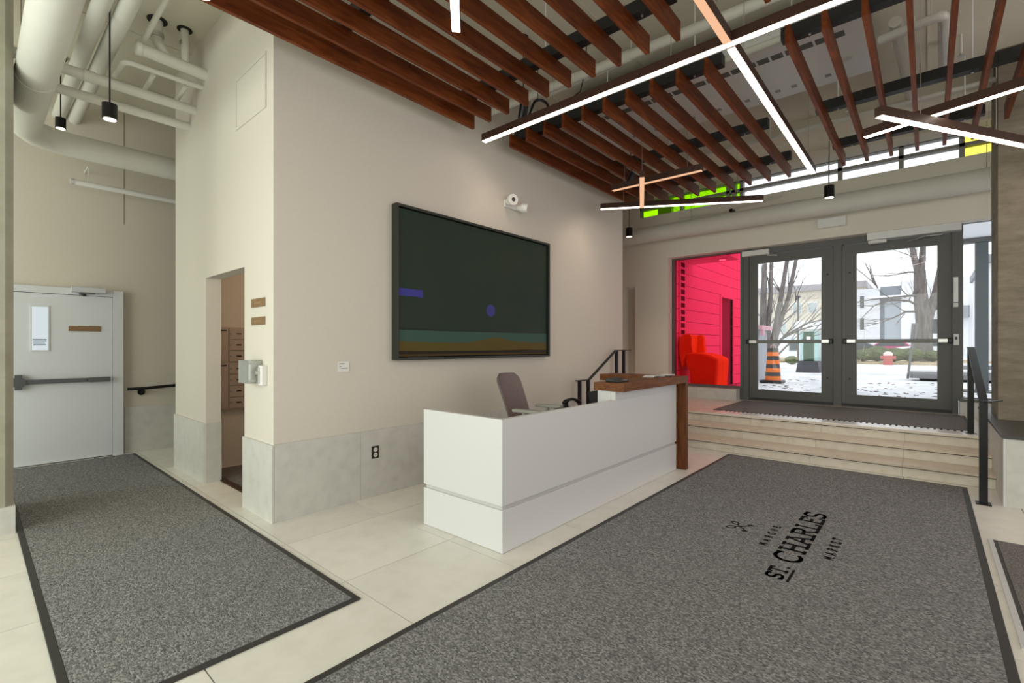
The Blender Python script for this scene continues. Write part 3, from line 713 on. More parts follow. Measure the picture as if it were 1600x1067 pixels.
# mail room: mailbox bank on the inner wall
mb_m = mat('beige_mailbox', (.48, .40, .34), .5, .1); 
mb = thing('mailbox_bank', 'beige metal mailbox bank seen through the doorway', 'mailboxes', (2.5, 6.1, .66))
obj('mailbox_case', B().box(1.80, 3.60, 6.085, 6.128, .66, 1.62), mb_m, mb)
zs = [1.61, 1.48, 1.35, 1.22, 1.205, 1.07, .94, .81, .68]
def mailbox(x0, x1, z0, z1, tall=False):
    o = obj('mailbox_door', B().box(x0 + .004, x1 - .004, 6.072, 6.086, z0 + .004, z1 - .004), mb_m, mb)
    if tall:
        obj('mail_slot', B().box(x0 + .02, x1 - .02, 6.0705, 6.0725, z1 - .035, z1 - .02), hole_m, o)
    else:
        obj('name_slot', B().box(x0 + .08, x0 + .135, 6.0705, 6.0725, (z0 + z1) / 2 - .006, (z0 + z1) / 2 + .008), hole_m, o)
        obj('lock', B().tube([(x0 + .02, 6.073, (z0 + z1) / 2), (x0 + .02, 6.067, (z0 + z1) / 2)], .01, 8), MATS['grey_latch'], o)
mailbox(1.81, 1.975, 1.22, 1.61, True); mailbox(1.81, 1.975, .68, 1.205, True)
for x in (1.98, 2.21, 2.44, 2.67):
    for a, b_ in ((1.48, 1.61), (1.35, 1.48), (1.22, 1.35), (1.075, 1.205), (.945, 1.075), (.81, .945), (.68, .81)):
        mailbox(x, x + .22, a, b_)
lm = bpy.data.lights.new('added_mail_room_lamp', 'POINT'); lm.energy = 14; lm.color = (1, .74, .52); lm.shadow_soft_size = .15  # added warm lamp lighting the mail room, source unseen
lo = bpy.data.objects.new('added_mail_room_lamp', lm); COL.objects.link(lo); lo.location = (3.0, 5.1, 2.3)
dc = thing('recessed_downlight', 'added round recessed downlight in the mail room ceiling', 'light', (3.0, 5.1, 2.5))  # unseen fixture added to go with the mail room lamp
obj('trim_ring', B().cyl((3.0, 5.1), .09, 2.485, 2.4995, 20), white_m, dc, smooth=True); obj('lamp', B().cyl((3.0, 5.1), .06, 2.478, 2.4848, 16), spot_m, dc)

# ------------------------------------------------------------------ handrails
def flat_rail(t, pts, w, h):
    b = B()
    for a, c in zip(pts, pts[1:]): b.bar(a, c, w, h)
    return obj('top_rail', b, black_m, t)
h1 = thing('step_handrail', 'black flat-bar stair handrail beside the painting wall behind the desk', 'handrail', (6.6, 3.78, 0))
yy = 3.78
flat_rail(h1, [(5.72, yy, .905), (6.05, yy, .905), (6.86, yy, 1.335), (7.34, yy, 1.335)], .045, .014)
for x, z0, z1 in ((5.80, 0, .898), (6.03, 0, .898), (6.88, RISE, 1.328), (7.12, 2 * RISE, 1.328)):
    pz_ = obj('post', B().box(x - .018, x + .018, yy - .022, yy + .022, z0, z1), black_m, h1)
    obj('base_plate', B().box(x - .045, x + .045, yy - .045, yy + .045, z0 + .0005, z0 + .009), black_m, pz_)
h2 = thing('step_handrail', 'black flat-bar stair handrail at the right end of the steps', 'handrail', (6.7, -.37, 0))
yy = -.37
flat_rail(h2, [(5.82, yy - .11, .935), (5.835, yy - .02, .915), (5.93, yy, .915), (7.55, yy, 1.385), (7.72, yy, 1.385)], .06, .014)
for x, z0, z1 in ((5.935, 0, .908), (7.60, PZ, 1.378)):
    pz_ = obj('post', B().box(x - .022, x + .022, yy - .028, yy + .028, z0, z1), black_m, h2)
    obj('base_plate', B().box(x - .055, x + .055, yy - .05, yy + .05, z0 + .0005, z0 + .010), black_m, pz_)
h3 = thing('wall_handrail', 'black round wall handrail between the pale grey door and the mailbox wall', 'handrail', (1.9, 7.86, .85))
obj('rail', B().tube([(1.36, 7.84, .842), (1.50, 7.82, .842), (1.85, 7.82, .86), (3.2, 7.82, 1.05)], .02, 12), black_m, h3, smooth=True)
obj('bracket', B().tube([(1.52, 7.916, .79), (1.52, 7.90, .79)], .042, 16).tube([(1.52, 7.90, .79), (1.52, 7.83, .79), (1.52, 7.82, .83)], .012, 8), black_m, h3, smooth=True)

# ================================================================== CEILING BAFFLES
HB, SH, ST_ = 3.72, .145, .034
def baffle(label, x0, x1, ys, rails, hang, loc):
    t = thing('baffle_ceiling', label, 'ceiling baffles', loc, None)
    first = None
    for y in ys:
        if first is None:
            first = obj('slat', B().box(x0, x1, y, y + ST_, HB, HB + SH), wood_m, t)
            fy = y
        else: inst(first, t, loc=(0, y - fy, 0))
    y0, y1 = min(ys) - .06, max(ys) + .10
    for k, x in enumerate(rails):
        rl = obj('rail', B().box(x - .045, x + .045, y0, y1, HB + SH + .0005, HB + SH + .10), rail_m, t)
        for y in hang:
            if y0 < y < y1:
                obj('hanger_rod', B().tube([(x, y, HB + SH + .09), (x, y, H)], .006, 6), white_m, rl)
                obj('rod_nut', B().tube([(x, y, HB + SH - .012), (x, y, HB + SH + .0)], .010, 6), steel_m, rl)
    return t
PIT = .2476
ys1 = [3.640 - PIT * k for k in range(10)]
baffle('nearest walnut slat ceiling baffle hanging in front of the mailbox wall', .35, 3.555, ys1, (.55, 1.93, 3.30), (3.5, 2.5, 1.6), (1.95, 2.5, HB))
baffle('walnut slat ceiling baffle hanging over the reception desk', 4.15, 7.42, ys1, (4.36, 5.93, 7.12), (3.5, 2.5, 1.6), (5.8, 2.5, HB))
ys3 = [.795 - .2385 * k for k in range(6)]
t3 = baffle('walnut slat ceiling baffle hanging between the cross light and the right column', 4.13, 7.42, ys3, (4.36, 5.93, 7.12), (.70, .1, -.3), (5.8, .2, HB))
t3b = obj('slat', B().box(4.13, 6.98, -.62, -.62 + ST_, HB, HB + SH), wood_m, t3)
for x in (4.36, 5.93):
    obj('rail', B().box(x - .045, x + .045, -1.4, -.46, HB + SH + .0005, HB + SH + .10), rail_m, t3)
baffle('walnut slat ceiling baffle above the right-hand mat, mostly outside the picture', .35, 3.555, [.795 - .2385 * k for k in range(5)], (.55, 1.93, 3.30), (.7, .1), (1.95, .2, HB))

# ------------------------------------------------------------------ linear lights
def linear(label, a, b, z, m=led_m, hang=(.2, .8), w=.062, h=.075, split=None):
    ax, ay = a; bx, by = b
    t = thing('linear_light', label, 'light', ((ax + bx) / 2, (ay + by) / 2, z), 'linear lights')
    obj('housing', B().bar((ax, ay, z + h / 2 + .004), (bx, by, z + h / 2 + .004), w, h), bronze_m, t)
    d = Vector((bx - ax, by - ay, 0)).normalized() * .008
    if split is None:
        obj('diffuser', B().bar((ax + d.x, ay + d.y, z + .002), (bx - d.x, by - d.y, z + .002), w * .86, .006), m, t)
    else:
        mx_, my_ = ax + (bx - ax) * split, ay + (by - ay) * split
        obj('diffuser', B().bar((ax + d.x, ay + d.y, z + .002), (mx_, my_, z + .002), w * .86, .006), ledw_m, t)['label'] = 'dim amber diffuser'
        obj('diffuser', B().bar((mx_, my_, z + .002), (bx - d.x, by - d.y, z + .002), w * .86, .006), m, t)
    for k in hang:
        x, y = ax + (bx - ax) * k, ay + (by - ay) * k
        obj('suspension_wire', B().tube([(x, y, z + h), (x, y, H - .013)], .003, 5), steel_m, t)
    return t
linear('long white linear light running across the room between the slat baffles', (3.69, 3.64), (3.69, -1.6), 3.62, hang=(.06, .4, .7))
linear('amber linear light running from the camera side up to the long white bar', (1.2, 1.10), (3.656, 1.102), 3.61, m=ledw_m, hang=(.1, .9))
linear('white linear light running from the long bar towards the entrance doors', (3.724, 1.102), (7.13, 1.105), 3.61, hang=(.1, .9))
linear('white bar, lowest of the skewed cross over the reception desk', (6.11, 3.62), (7.24, 1.72), 3.41, hang=(.15, .85))
linear('short amber bar above the skewed cross over the reception desk', (5.66, 3.17), (5.695, 2.00), 3.47, m=ledw_m, hang=(.15, .85))
linear('short amber bar crossing the skewed white bar, pointing at the viewer', (5.12, 2.485), (6.26, 3.04), 3.35, m=ledw_m, hang=(.2, .8))
linear('upper white bar of the cross in front of the right concrete column', (5.64, .46), (5.05, -1.6), 3.39, hang=(.2, .8))
linear('lower white bar of the cross in front of the right concrete column', (4.88, .305), (7.0, -.98), 3.27, hang=(.2, .6))
linear('white bar end hanging below the near slat baffle at the top of the picture', (1.0, 1.19), (2.17, 2.40), 3.52, hang=(.2, .7))
linear('white bar end at the top left beside the first slat', (.2, 2.4), (.945, 3.29), 3.49, hang=(.2, .7))

# ------------------------------------------------------------------ pendant spots
def pendant(label, x, y, z, r=.063, h=.165, tilt=None, power=0, target=None):
    t = thing('pendant_spotlight', label, 'light', (x, y, z), 'pendant spotlights')
    d = Vector(target or (x, y, z - 1)) - Vector((x, y, z + h / 2)); d.normalize()
    if not target: d = Vector((0, 0, -1))
    c = Vector((x, y, z + h / 2)); a, b_ = c - d * h / 2, c + d * h / 2
    obj('lamp_body', B().tube([a, b_], r, 20), black_m, t, smooth=True)
    obj('lamp_lens', B().tube([b_ + d * .001, b_ + d * .004], r * .86, 18), spot_m, t)
    obj('cord', B().tube([a + d * .01, (x, y, a.z + .08), (x, y, H)], .006, 6), black_m, t)
    obj('canopy', B().cyl((x, y), .05, H - .03, H, 16), black_m, t, smooth=True)
    if power:
        l = bpy.data.lights.new('spot', 'SPOT'); l.energy = power; l.color = (1, .76, .56); l.spot_size = R(80); l.spot_blend = 1.0; l.shadow_soft_size = .05
        o = bpy.data.objects.new('spot', l); COL.objects.link(o); o.location = b_ + d * .03
        o.rotation_euler = d.to_track_quat('-Z', 'Y').to_euler()
    return t
pendant('black spotlight on a cord beside the end of the long linear light', 3.72, 3.10, 3.72, .045, .17, power=12, target=(4.2, 3.89, 2.4))
pendant('black spotlight on a cord below the slats over the desk', 5.98, 3.07, 3.62, .04, .16, power=16, target=(5.8, 3.89, 2.2))
pendant('black pendant spotlight beyond the end of the painting wall', 8.30, 4.29, 3.49, power=45)
pendant('black pendant spotlight hanging above the glass entrance doors', 8.0, 1.05, 3.50, power=45)
pendant('black pendant spotlight hanging left of the mailbox wall', .775, 5.13, 3.29, .052, .125, power=12)
pendant('small black pendant spotlight behind the left column', .66, 7.1, 3.77, .045, .11, power=8)

# coiled cable near the long light
ck = thing('cable_coil', 'coil of black cable hanging above the end of the long linear light', 'cable', (4.1, 3.25, 3.7))
obj('coil', B().tube([(4.02 + .02 * math.sin(3 * a), 3.15 + .13 * math.cos(a), 3.90 + .13 * math.sin(a)) for a in [2 * math.pi * k / 30 for k in range(31)]], .014, 8), black_m, ck, smooth=True)
obj('tail', B().tube([(4.02, 3.02, 3.92), (4.05, 2.85, 3.90), (4.08, 2.65, 3.98), (4.1, 2.6, 4.2), (4.12, 2.6, H - .013)], .006, 6), black_m, ck, smooth=True)
obj('tie', B().tube([(4.02, 3.15, 4.02), (4.02, 3.15, H - .013)], .004, 6), black_m, ck)

# ================================================================== PIPES AND DUCTS
def pipe(name, label, pts, r, cat='pipe', hang=(), n=14, m=None, couplings=(), holes=()):
    t = thing(name, label, cat, pts[0])
    obj('pipe_run', B().tube(pts, r, n), m or pipe_m, t, smooth=True)
    for a, b_ in couplings: obj('coupling', B().tube([a, b_], r * 1.16, n), m or pipe_m, t, smooth=True)
    for q in hang:
        obj('hanger', B().tube([(q[0], q[1], q[2]), (q[0], q[1], H)], .005, 6), pipe_m, t)
    for q in holes:
        obj('ceiling_hole', B().cyl((q[0], q[1]), r * 1.7, H - .012, H - .002, 16), hole_m, t)
    return t
def bend(p, a, b_, rad, n=6):
    """rounded corner at p between directions from a and to b_"""
    p, a, b_ = Vector(p), Vector(a), Vector(b_); u = (a - p).normalized() * rad; w = (b_ - p).normalized() * rad
    return [tuple((p + u) * (1 - s) ** 2 + p * 2 * s * (1 - s) + (p + w) * s ** 2) for s in [k / n for k in range(n + 1)]]
pipe('sprinkler_pipe', 'upper of two white pipes entering the mailbox wall', [(-1.5, 5.876, 3.91), (1.60, 5.876, 3.91)], .047, hang=[(.3, 5.876, 3.95)], couplings=[((.7, 5.876, 3.91), (.78, 5.876, 3.91))])
pipe('sprinkler_pipe', 'lower of two white pipes entering the mailbox wall', [(-1.5, 6.077, 3.795), (1.60, 6.077, 3.795)], .045, hang=[(.35, 6.077, 3.84)])
P0, P1, P2 = (.36, -3.98, 3.58), (.36, 7.0, 3.58), (4.0, 7.0, 3.58)
dt = pipe('air_duct', 'wide white air duct turning the corner above the pale grey door', [P0] + bend(P1, P0, P2, .45, 10) + [P2], .125, 'duct', m=duct_m, n=24, hang=[(.36, 4.5, 3.7), (2.6, 7.0, 3.7)])
for y in (3.6, 5.4): obj('seam', B().tube([(.36, y, 3.58), (.36, y + .02, 3.58)], .129, 24), duct_m, dt, smooth=True)
pipe('overhead_pipe', 'pale pipe running towards the back wall, beside the pipe cluster', [(.88, -3.98, 4.2), (.86, 7.918, 4.2)], .066, hang=[(.87, 5.2, 4.25)], m=duct_m)
pipe('overhead_pipe', 'pale pipe running towards the back wall, left of its neighbour', [(.70, -3.98, 4.2), (.72, 7.918, 4.2)], .062, hang=[(.72, 5.4, 4.25)], m=duct_m)
dp_ = pipe('drain_pipe', 'horizontal white drain pipe with risers in the ceiling pipe cluster', [(1.02, 5.52, 4.17), (1.60, 5.52, 4.15)], .055, couplings=[((1.02, 5.52, 4.17), (1.06, 5.52, 4.17))])
for x, y, r in ((1.20, 5.60, .046), (1.415, 5.56, .036)):
    obj('riser', B().tube([(x, y, H), (x, y, 4.34), (x + .06, 5.53, 4.19)] if r > .04 else [(x, y, H), (x, 5.53, 4.18)], r, 12), pipe_m, dp_, smooth=True)
    obj('ceiling_hole', B().cyl((x, y), r * 1.8, H - .012, H - .001, 16), hole_m, dp_)
    obj('clamp', B().cyl((x, y), r * 1.22, H - .17, H - .13, 14), steel_m, dp_, smooth=True)
a_, b_, c_ = (.95, 6.0, 4.05), (.95, 5.62, 4.05), (1.60, 5.62, 4.06)
pipe('water_pipe', 'slim white water pipe below the drain pipe in the cluster', [a_] + bend(b_, a_, c_, .08) + [c_], .024)
u = [(1.18, 5.66, 4.03), (1.18, 6.05, 4.00), (1.45, 6.05, 4.00), (1.45, 5.66, 4.03)]
pipe('water_pipe', 'U-shaped slim white pipe loop behind the cluster', [u[0]] + bend(u[1], u[0], u[2], .05) + bend(u[2], u[1], u[3], .05) + [u[3]], .022)
pipe('water_pipe', 'thin white pipe running forward from the cluster', [(1.08, 5.50, 4.26), (1.06, 3.6, 4.26)], .023, hang=[(1.07, 4.6, 4.26)])
fl_ = thing('tube_light', 'slim white tube light high on the wall above the grey door', 'light', (1.6, 7.6, 3.32))
obj('tube_body', B().tube([(.80, 7.6, 3.345), (2.3, 7.6, 3.345)], .033, 12), white_m, fl_, smooth=True)
for x in (.95, 2.1): obj('stem', B().tube([(x, 7.6, 3.37), (x, 7.6, 3.56)], .006, 6).tube([(x, 7.6, 3.56), (x, 7.91, 3.56)], .008, 6), pipe_m, fl_)
obj('end_cap', B().tube([(.79, 7.6, 3.345), (.82, 7.6, 3.345)], .037, 12), alu_m, fl_, smooth=True)
# right hand ceiling services
pipe('sprinkler_pipe', 'long white pipe above the gap between the slat baffles', [(4.02, 3.88, 4.14), (4.27, -1.5, 4.14)], .045, hang=[(4.1, 2.1, 4.18), (4.2, .2, 4.18)], couplings=[((4.10, 2.2, 4.14), (4.104, 2.1, 4.14)), ((4.17, .7, 4.14), (4.174, .6, 4.14))])
pipe('branch_pipe', 'white branch pipe dropping from the long ceiling pipe', [(4.15, 1.72, 4.17), (4.5, 1.85, 4.38), (4.55, 3.4, 4.40)], .04)
pipe('sprinkler_pipe', 'slim white pipe alongside the ceiling air unit', [(4.75, 3.6, 4.13), (4.75, -1.2, 4.13)], .032, hang=[(4.75, .9, 4.15), (4.75, -.2, 4.15)])
q = [(5.48, .34, 4.19), (5.40, -.10, 4.19), (6.6, -.12, 4.24), (6.6, -.12, H)]
pipe('refrigerant_pipe', 'shiny white insulated pipe elbow beside the ceiling air unit', [q[0]] + bend(q[1], q[0], q[2], .07) + bend(q[2], q[1], q[3], .07) + [q[3]], .04, m=mat('gloss_lagging', (.70, .69, .66), .25), hang=[(5.41, -.02, 4.22)])
pipe('refrigerant_pipe', 'slimmer lagged pipe running from the air unit towards the entrance', [(5.45, .22, 4.30), (7.6, .14, 4.36)], .05, m=duct_m)
pipe('refrigerant_pipe', 'lagged pipe nearest the air unit end running to the entrance', [(5.45, .42, 4.32), (7.6, .40, 4.36)], .035, m=duct_m)
for i, (x, y, lab) in enumerate(((6.9, 1.9, 'sprinkler head beyond the slats over the desk'), (7.2, .75, 'sprinkler head near the end of the cross light'), (6.6, -.25, 'sprinkler head close to the right column'))):
    s_ = thing('ceiling_sprinkler', lab, 'sprinkler', (x, y, 4.3), 'sprinkler heads')
    obj('drop', B().tube([(x, y, H), (x, y, 4.36)], .013, 8), pipe_m, s_); obj('deflector', B().cyl((x, y), .03, 4.325, 4.333, 12).cyl((x, y), .012, 4.333, 4.362, 8), steel_m, s_)
pipe('sprinkler_pipe', 'white pipe crossing the ceiling just before the clerestory', [(7.35, 4.0, 4.30), (7.35, -1.2, 4.30)], .028, hang=[(7.35, 2.0, 4.3), (7.35, .4, 4.3)])
# air unit
au = thing('ceiling_air_unit', 'long white ceiling air unit with a row of louvres', 'air conditioner', (5.5, 1.75, 4.2))
obj('unit_case', B().box(4.92, 6.05, .42, 3.30, 4.20, 4.46), white_m, au, bevel=.01)
obj('side_flange', B().box(4.88, 4.918, .36, 3.36, 4.19, 4.28), white_m, au)
for k in range(22):
    y = .56 + k * .122
    obj('louvre', B().box(5.10, 5.19, y, y + .10, 4.196, 4.2005), mat('louvre_grey', (.13, .13, .12), .6), au)
for k in range(16):
    y = .75 + k * .155
    obj('vent_slot', B().box(5.82, 5.88, y, y + .05, 4.197, 4.2005), mat('vent_grey', (.34, .33, .32), .6), au)
for x, y in ((5.0, .6), (5.95, .6), (5.0, 3.1), (5.95, 3.1)): obj('hanger', B().tube([(x, y, 4.45), (x, y, H)], .008, 6), steel_m, au)
obj('round_cover', B().tube([(5.62, .60, 4.1985), (5.62, .60, 4.194)], .05, 16), duct_m, au)
# round duct above the entrance
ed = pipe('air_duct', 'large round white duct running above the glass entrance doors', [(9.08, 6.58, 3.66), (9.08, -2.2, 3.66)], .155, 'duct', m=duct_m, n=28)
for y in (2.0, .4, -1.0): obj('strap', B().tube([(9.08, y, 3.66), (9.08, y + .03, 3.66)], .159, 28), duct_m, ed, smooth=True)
for y in (3.4, 1.2, -.6): obj('hanger', B().tube([(9.08, y, 3.81), (9.08, y, H - .1)], .005, 6), steel_m, ed)
eb = thing('exit_box', 'plain white rectangular box on the wall above the glass doors', 'sign', (9.37, 1.19, 3.36))
obj('box_case', B().box(9.30, 9.398, 1.00, 1.385, 3.36, 3.51), white_m, eb, bevel=.006); obj('mount', B().box(9.385, 9.3995, 1.10, 1.28, 3.40, 3.53), white_m, eb)
cb = pipe('cable_conduit', 'thin pale conduit with a dark clip sagging along the ledge by the green glass', [(9.25, 3.7, 3.93), (9.25, 2.9, 3.90), (9.25, 2.4, 3.97), (9.25, 1.9, 4.0)], .012, 'conduit')
obj('clip', B().box(9.23, 9.39, 2.70, 2.76, 3.88, 3.93), black_m, cb)

# ================================================================== OUTDOORS
GZ = .34
snow_m = noisy('snowy_paving', [(.30, (.52, .54, .57)), (.5, (.72, .73, .76)), (.62, (.80, .81, .83))], 1.3, mapscale=(.6, 1, 1), rough=.8, bump=.3, spec=.2)
grd = struct('ground', B().box(9.72, 160, -60, 70, GZ - .3, GZ), snow_m)
leaf_m = noisy('dead_leaf', [(.3, (.10, .075, .055)), (.7, (.22, .16, .11))], 8, rough=.8)
lb = B()
for k in range(240):
    x = random.uniform(11.2, 18); y = random.uniform(-1.5, 3.1) * (x / 11.5); s = random.uniform(.03, .09); a = random.uniform(0, 6.28)
    c_, s_ = math.cos(a) * s, math.sin(a) * s
    lb.add([(x + c_, y + s_, GZ + .003), (x - s_ * .5, y + c_ * .5, GZ + .02), (x - c_, y - s_, GZ + .004), (x + s_ * .5, y - c_ * .5, GZ + .012)], [(0, 1, 2, 3)])
ll = obj('leaf_litter', lb, leaf_m); tag(ll, 'scattered brown dead leaves on the snowy paving outside', 'leaves', kind='stuff')

# clad wall beyond the red glass
side_m = mat('pale_cladding', (.88, .86, .86), .6)
wx = struct('wall_outside', B().box(9.82, 15.3, 4.10, 4.4, GZ, 7.1), mat('cladding_joint', (.25, .22, .22), .8))
for k in range(25):
    z = GZ + .02 + k * .265
    if z < 2.70 and z + .255 > GZ:
        obj('cladding_board', B().box(9.82, 12.86, 4.05, 4.11, z, z + .255), side_m, wx); obj('cladding_board', B().box(13.84, 15.3, 4.05, 4.11, z, z + .255), side_m, wx)
    else: obj('cladding_board', B().box(9.82, 15.3, 4.05, 4.11, z, z + .255), side_m, wx)
vs_ = thing('vent_strip', 'vertical strip of dark square vents on the clad wall beyond the red glass', 'vent', (10.29, 4.03, 1.7))
obj('strip_plate', B().box(10.10, 10.48, 4.035, 4.0495, 1.60, 3.30), side_m, vs_)
for k in range(11):
    z = 1.66 + k * .147
    obj('vent_hole', B().box(10.19, 10.39, 4.030, 4.036, z, z + .095), mat('dark_vent', (.05, .045, .045), .7), vs_)
d4 = struct('door_4', B().box(12.86, 13.84, 4.16, 4.20, GZ, 2.66), mat('grey_outer_door', (.42, .40, .40), .6))
obj('door_surround', B().box(12.78, 12.86, 4.02, 4.20, GZ, 2.76).box(13.84, 13.90, 4.02, 4.20, GZ, 2.76).box(12.86, 13.84, 4.02, 4.20, 2.68, 2.76), side_m, d4)
struct('soffit_outside', B().box(9.70, 10.9, 3.05, 4.049, 3.26, 3.4), side_m)
dw = thing('recessed_downlight', 'small bright downlight in the soffit beyond the red glass', 'light', (10.6, 3.3, 3.25))
obj('trim_ring', B().cyl((10.6, 3.3), .10, 3.245, 3.2595, 16), white_m, dw); obj('lamp', B().cyl((10.6, 3.3), .07, 3.238, 3.2449, 16), spot_m, dw)
# orange chair
oc_m = noisy('orange_fabric', [(.3, (.93, .60, .02)), (.7, (.97, .70, .03))], 5, rough=.8)
oc = thing('orange_armchair', 'chunky orange wingback armchair outside behind the red glass', 'chair', (10.55, 3.55, GZ))
b = B()
b.prism([(3.917, 1.221), (3.72, 1.262), (3.564, 1.252), (3.38, 1.205), (3.232, 1.132), (3.25, .9), (3.28, GZ), (3.82, GZ), (3.835, .75), (3.86, .905), (3.93, 1.05)], 'x', 10.12, 10.85)
obj('seat_block', b, oc_m, oc, bevel=.05, smooth=True)
b = B()
b.prism([(4.03, 1.50), (4.015, 1.59), (3.95, 1.645), (3.81, 1.662), (3.765, 1.60), (3.763, 1.445), (3.736, 1.268), (3.90, 1.235), (3.95, 1.06), (3.97, .95), (4.02, 1.173), (4.035, 1.35)], 'x', 10.05, 10.20)
b.prism([(4.04, 1.50), (4.015, 1.59), (3.98, 1.64), (3.90, 1.655), (3.88, 1.60), (3.90, 1.235), (3.95, 1.06), (3.97, .95), (4.02, 1.173), (4.04, 1.35)], 'x', 10.201, 10.78)
b.prism([(4.03, 1.50), (4.015, 1.59), (3.95, 1.645), (3.81, 1.662), (3.765, 1.60), (3.763, 1.445), (3.736, 1.268), (3.90, 1.235), (3.95, 1.06), (3.97, .95), (4.02, 1.173), (4.035, 1.35)], 'x', 10.781, 10.92)
obj('wing_back', b, oc_m, oc, bevel=.03, smooth=True)

# traffic drum
td = thing('traffic_drum', 'orange and black striped traffic drum standing outside the left glass door', 'barrel', (15.3, 3.37, GZ))
obj('drum_base', B().box(15.02, 15.58, 3.10, 3.66, GZ + .001, GZ + .09), black_m, td, bevel=.03)
org_m = mat('traffic_orange', (.85, .20, .03), .6); dg_m = mat('drum_black', (.06, .055, .055), .6)
zz = GZ + .09
for k in range(8):
    r0 = .205 - .008 * k; h_ = .115
    obj('drum_band', B().cyl((15.3, 3.37), r0, zz, zz + h_, 18, r0 - .01), org_m if k % 2 == 0 else dg_m, td, smooth=True); zz += h_
obj('drum_handle', B().tube([(15.3, 3.31, zz - .01), (15.3, 3.32, zz + .07), (15.3, 3.42, zz + .07), (15.3, 3.43, zz - .01)], .025, 8), mat('pinkish_cap', (.55, .40, .38), .5), td, smooth=True)
# grey kiosk with red-capped roof beside it
ks = thing('grey_kiosk', 'tall grey cabinet with pink-edged cap at the left of the glass door view', 'cabinet', (15.9, 4.1, GZ))
obj('cabinet_body', B().box(15.6, 16.6, 3.83, 4.9, GZ, 1.90), mat('kiosk_grey', (.33, .34, .37), .5), ks)
obj('cabinet_cap', B().box(15.5, 16.7, 3.70, 5.0, 1.90, 2.02).box(15.55, 15.7, 3.68, 3.76, 1.72, 1.9), mat('pink_cap', (.62, .36, .40), .6), ks)
# green post on black block
gp = thing('green_post', 'dark green post on a square black block outside the left door', 'post', (22.7, 3.67, GZ))
obj('block', B().prism([(3.24, GZ), (4.08, GZ), (4.0, .80), (3.32, .80)], 'x', 22.3, 23.1), mat('charcoal_block', (.07, .07, .08), .7), gp)
obj('post_body', B().box(22.58, 22.82, 3.50, 3.86, .80, 2.0), mat('dark_green', (.035, .085, .05), .5), gp, bevel=.02)
obj('post_notice', B().box(22.56, 22.58, 3.60, 3.74, 1.55, 1.8), white_m, gp)
# planter slabs and leaning sign
pl_m = mat('slab_grey', (.20, .20, .21), .8)
b1 = thing('low_slab_bench', 'nearer of two low grey slab benches outside the right door', 'bench', (19.6, -.6, GZ))
obj('slab', B().box(19.1, 19.9, -2.6, .42, GZ + .08, GZ + .30), pl_m, b1, bevel=.01); obj('snow_cap', B().box(19.1, 19.9, -2.6, .42, GZ + .301, GZ + .35), snow_m, b1); obj('foot', B().box(19.3, 19.7, -2.2, .2, GZ, GZ + .08), hole_m, b1)
b2 = thing('low_slab_bench', 'farther of two low grey slab benches outside the right door', 'bench', (21.8, -1.3, GZ))
obj('slab', B().box(21.8, 22.6, -3.2, -.42, GZ + .10, GZ + .42), pl_m, b2, bevel=.01); obj('snow_cap', B().box(21.8, 22.6, -3.2, -.42, GZ + .421, GZ + .47), snow_m, b2); obj('foot', B().box(22.0, 22.4, -3.0, -.6, GZ, GZ + .1), hole_m, b2)
sg = thing('sign_post', 'thin grey sign post leaning beside the slab benches', 'sign post', (20.3, .50, GZ))
obj('pole', B().tube([(20.3, .50, GZ), (20.5, .33, 2.1)], .035, 8), frame_m, sg); obj('sign_blade', B().bar((20.45, .37, 1.55), (20.5, .33, 2.15), .02, .16, (0, 1, 0)), pl_m, sg)
# hydrant
hy = thing('fire_hydrant', 'small red and white fire hydrant by the clipped bushes', 'hydrant', (34.3, 1.7, GZ))
obj('barrel', B().cyl((34.3, 1.7), .22, GZ, GZ + .55, 14).tube([(34.3, 1.35, GZ + .42), (34.3, 2.05, GZ + .42)], .10, 10), mat('hydrant_red', (.48, .11, .10), .6), hy, smooth=True)
obj('bonnet', B().ball((34.3, 1.7, GZ + .58), .23, .23, .2), mat('hydrant_cream', (.72, .58, .55), .6), hy, smooth=True)
# planting bed, bushes
soil_m = noisy('winter_grass', [(.3, (.32, .24, .14)), (.7, (.52, .42, .28))], 2, rough=.9)
tag(obj('planting_bed', B().prism([(35.3, -8), (35.0, 1.5), (35.0, 9.5), (45.5, 14), (45.5, -8)], 'z', GZ, GZ + .12), soil_m), 'strip of straw-coloured winter ground across the street side', 'ground')
bushg = noisy('olive_foliage', [(.35, (.05, .06, .03)), (.6, (.13, .15, .065)), (.75, (.28, .27, .13))], 9, rough=.9, bump=.6)
for k, (x, y, r_, lab) in enumerate(((36.2, 3.0, .75, 'straw-tinged bush left of the hydrant'), (36.8, 2.35, .95, 'dark olive bush just behind the hydrant'), (37.0, 1.55, .85, 'yellowish bush right of the hydrant'), (37.4, .75, .85, 'round olive bush next to the right tree trunk'), (38.2, -.2, .7, 'small bush at the right tree foot'), (31.5, 5.95, .5, 'small dark bush behind the left door bar'), (36.0, 5.7, .8, 'olive bush beside the green post'))):
    bu = thing('clipped_bush', lab, 'bush', (x, y, GZ), 'clipped bushes')
    zb = GZ + (.121 if 35.3 < x else .001)
    obj('foliage', B().ball((x, y, zb + r_ * .52), r_ * .80, r_ * .72, r_ * .46, 22, 14, .16, k + 3), bushg, bu)
    obj('stem', B().cyl((x, y), .06, zb, zb + .2, 8), leaf_m, bu)
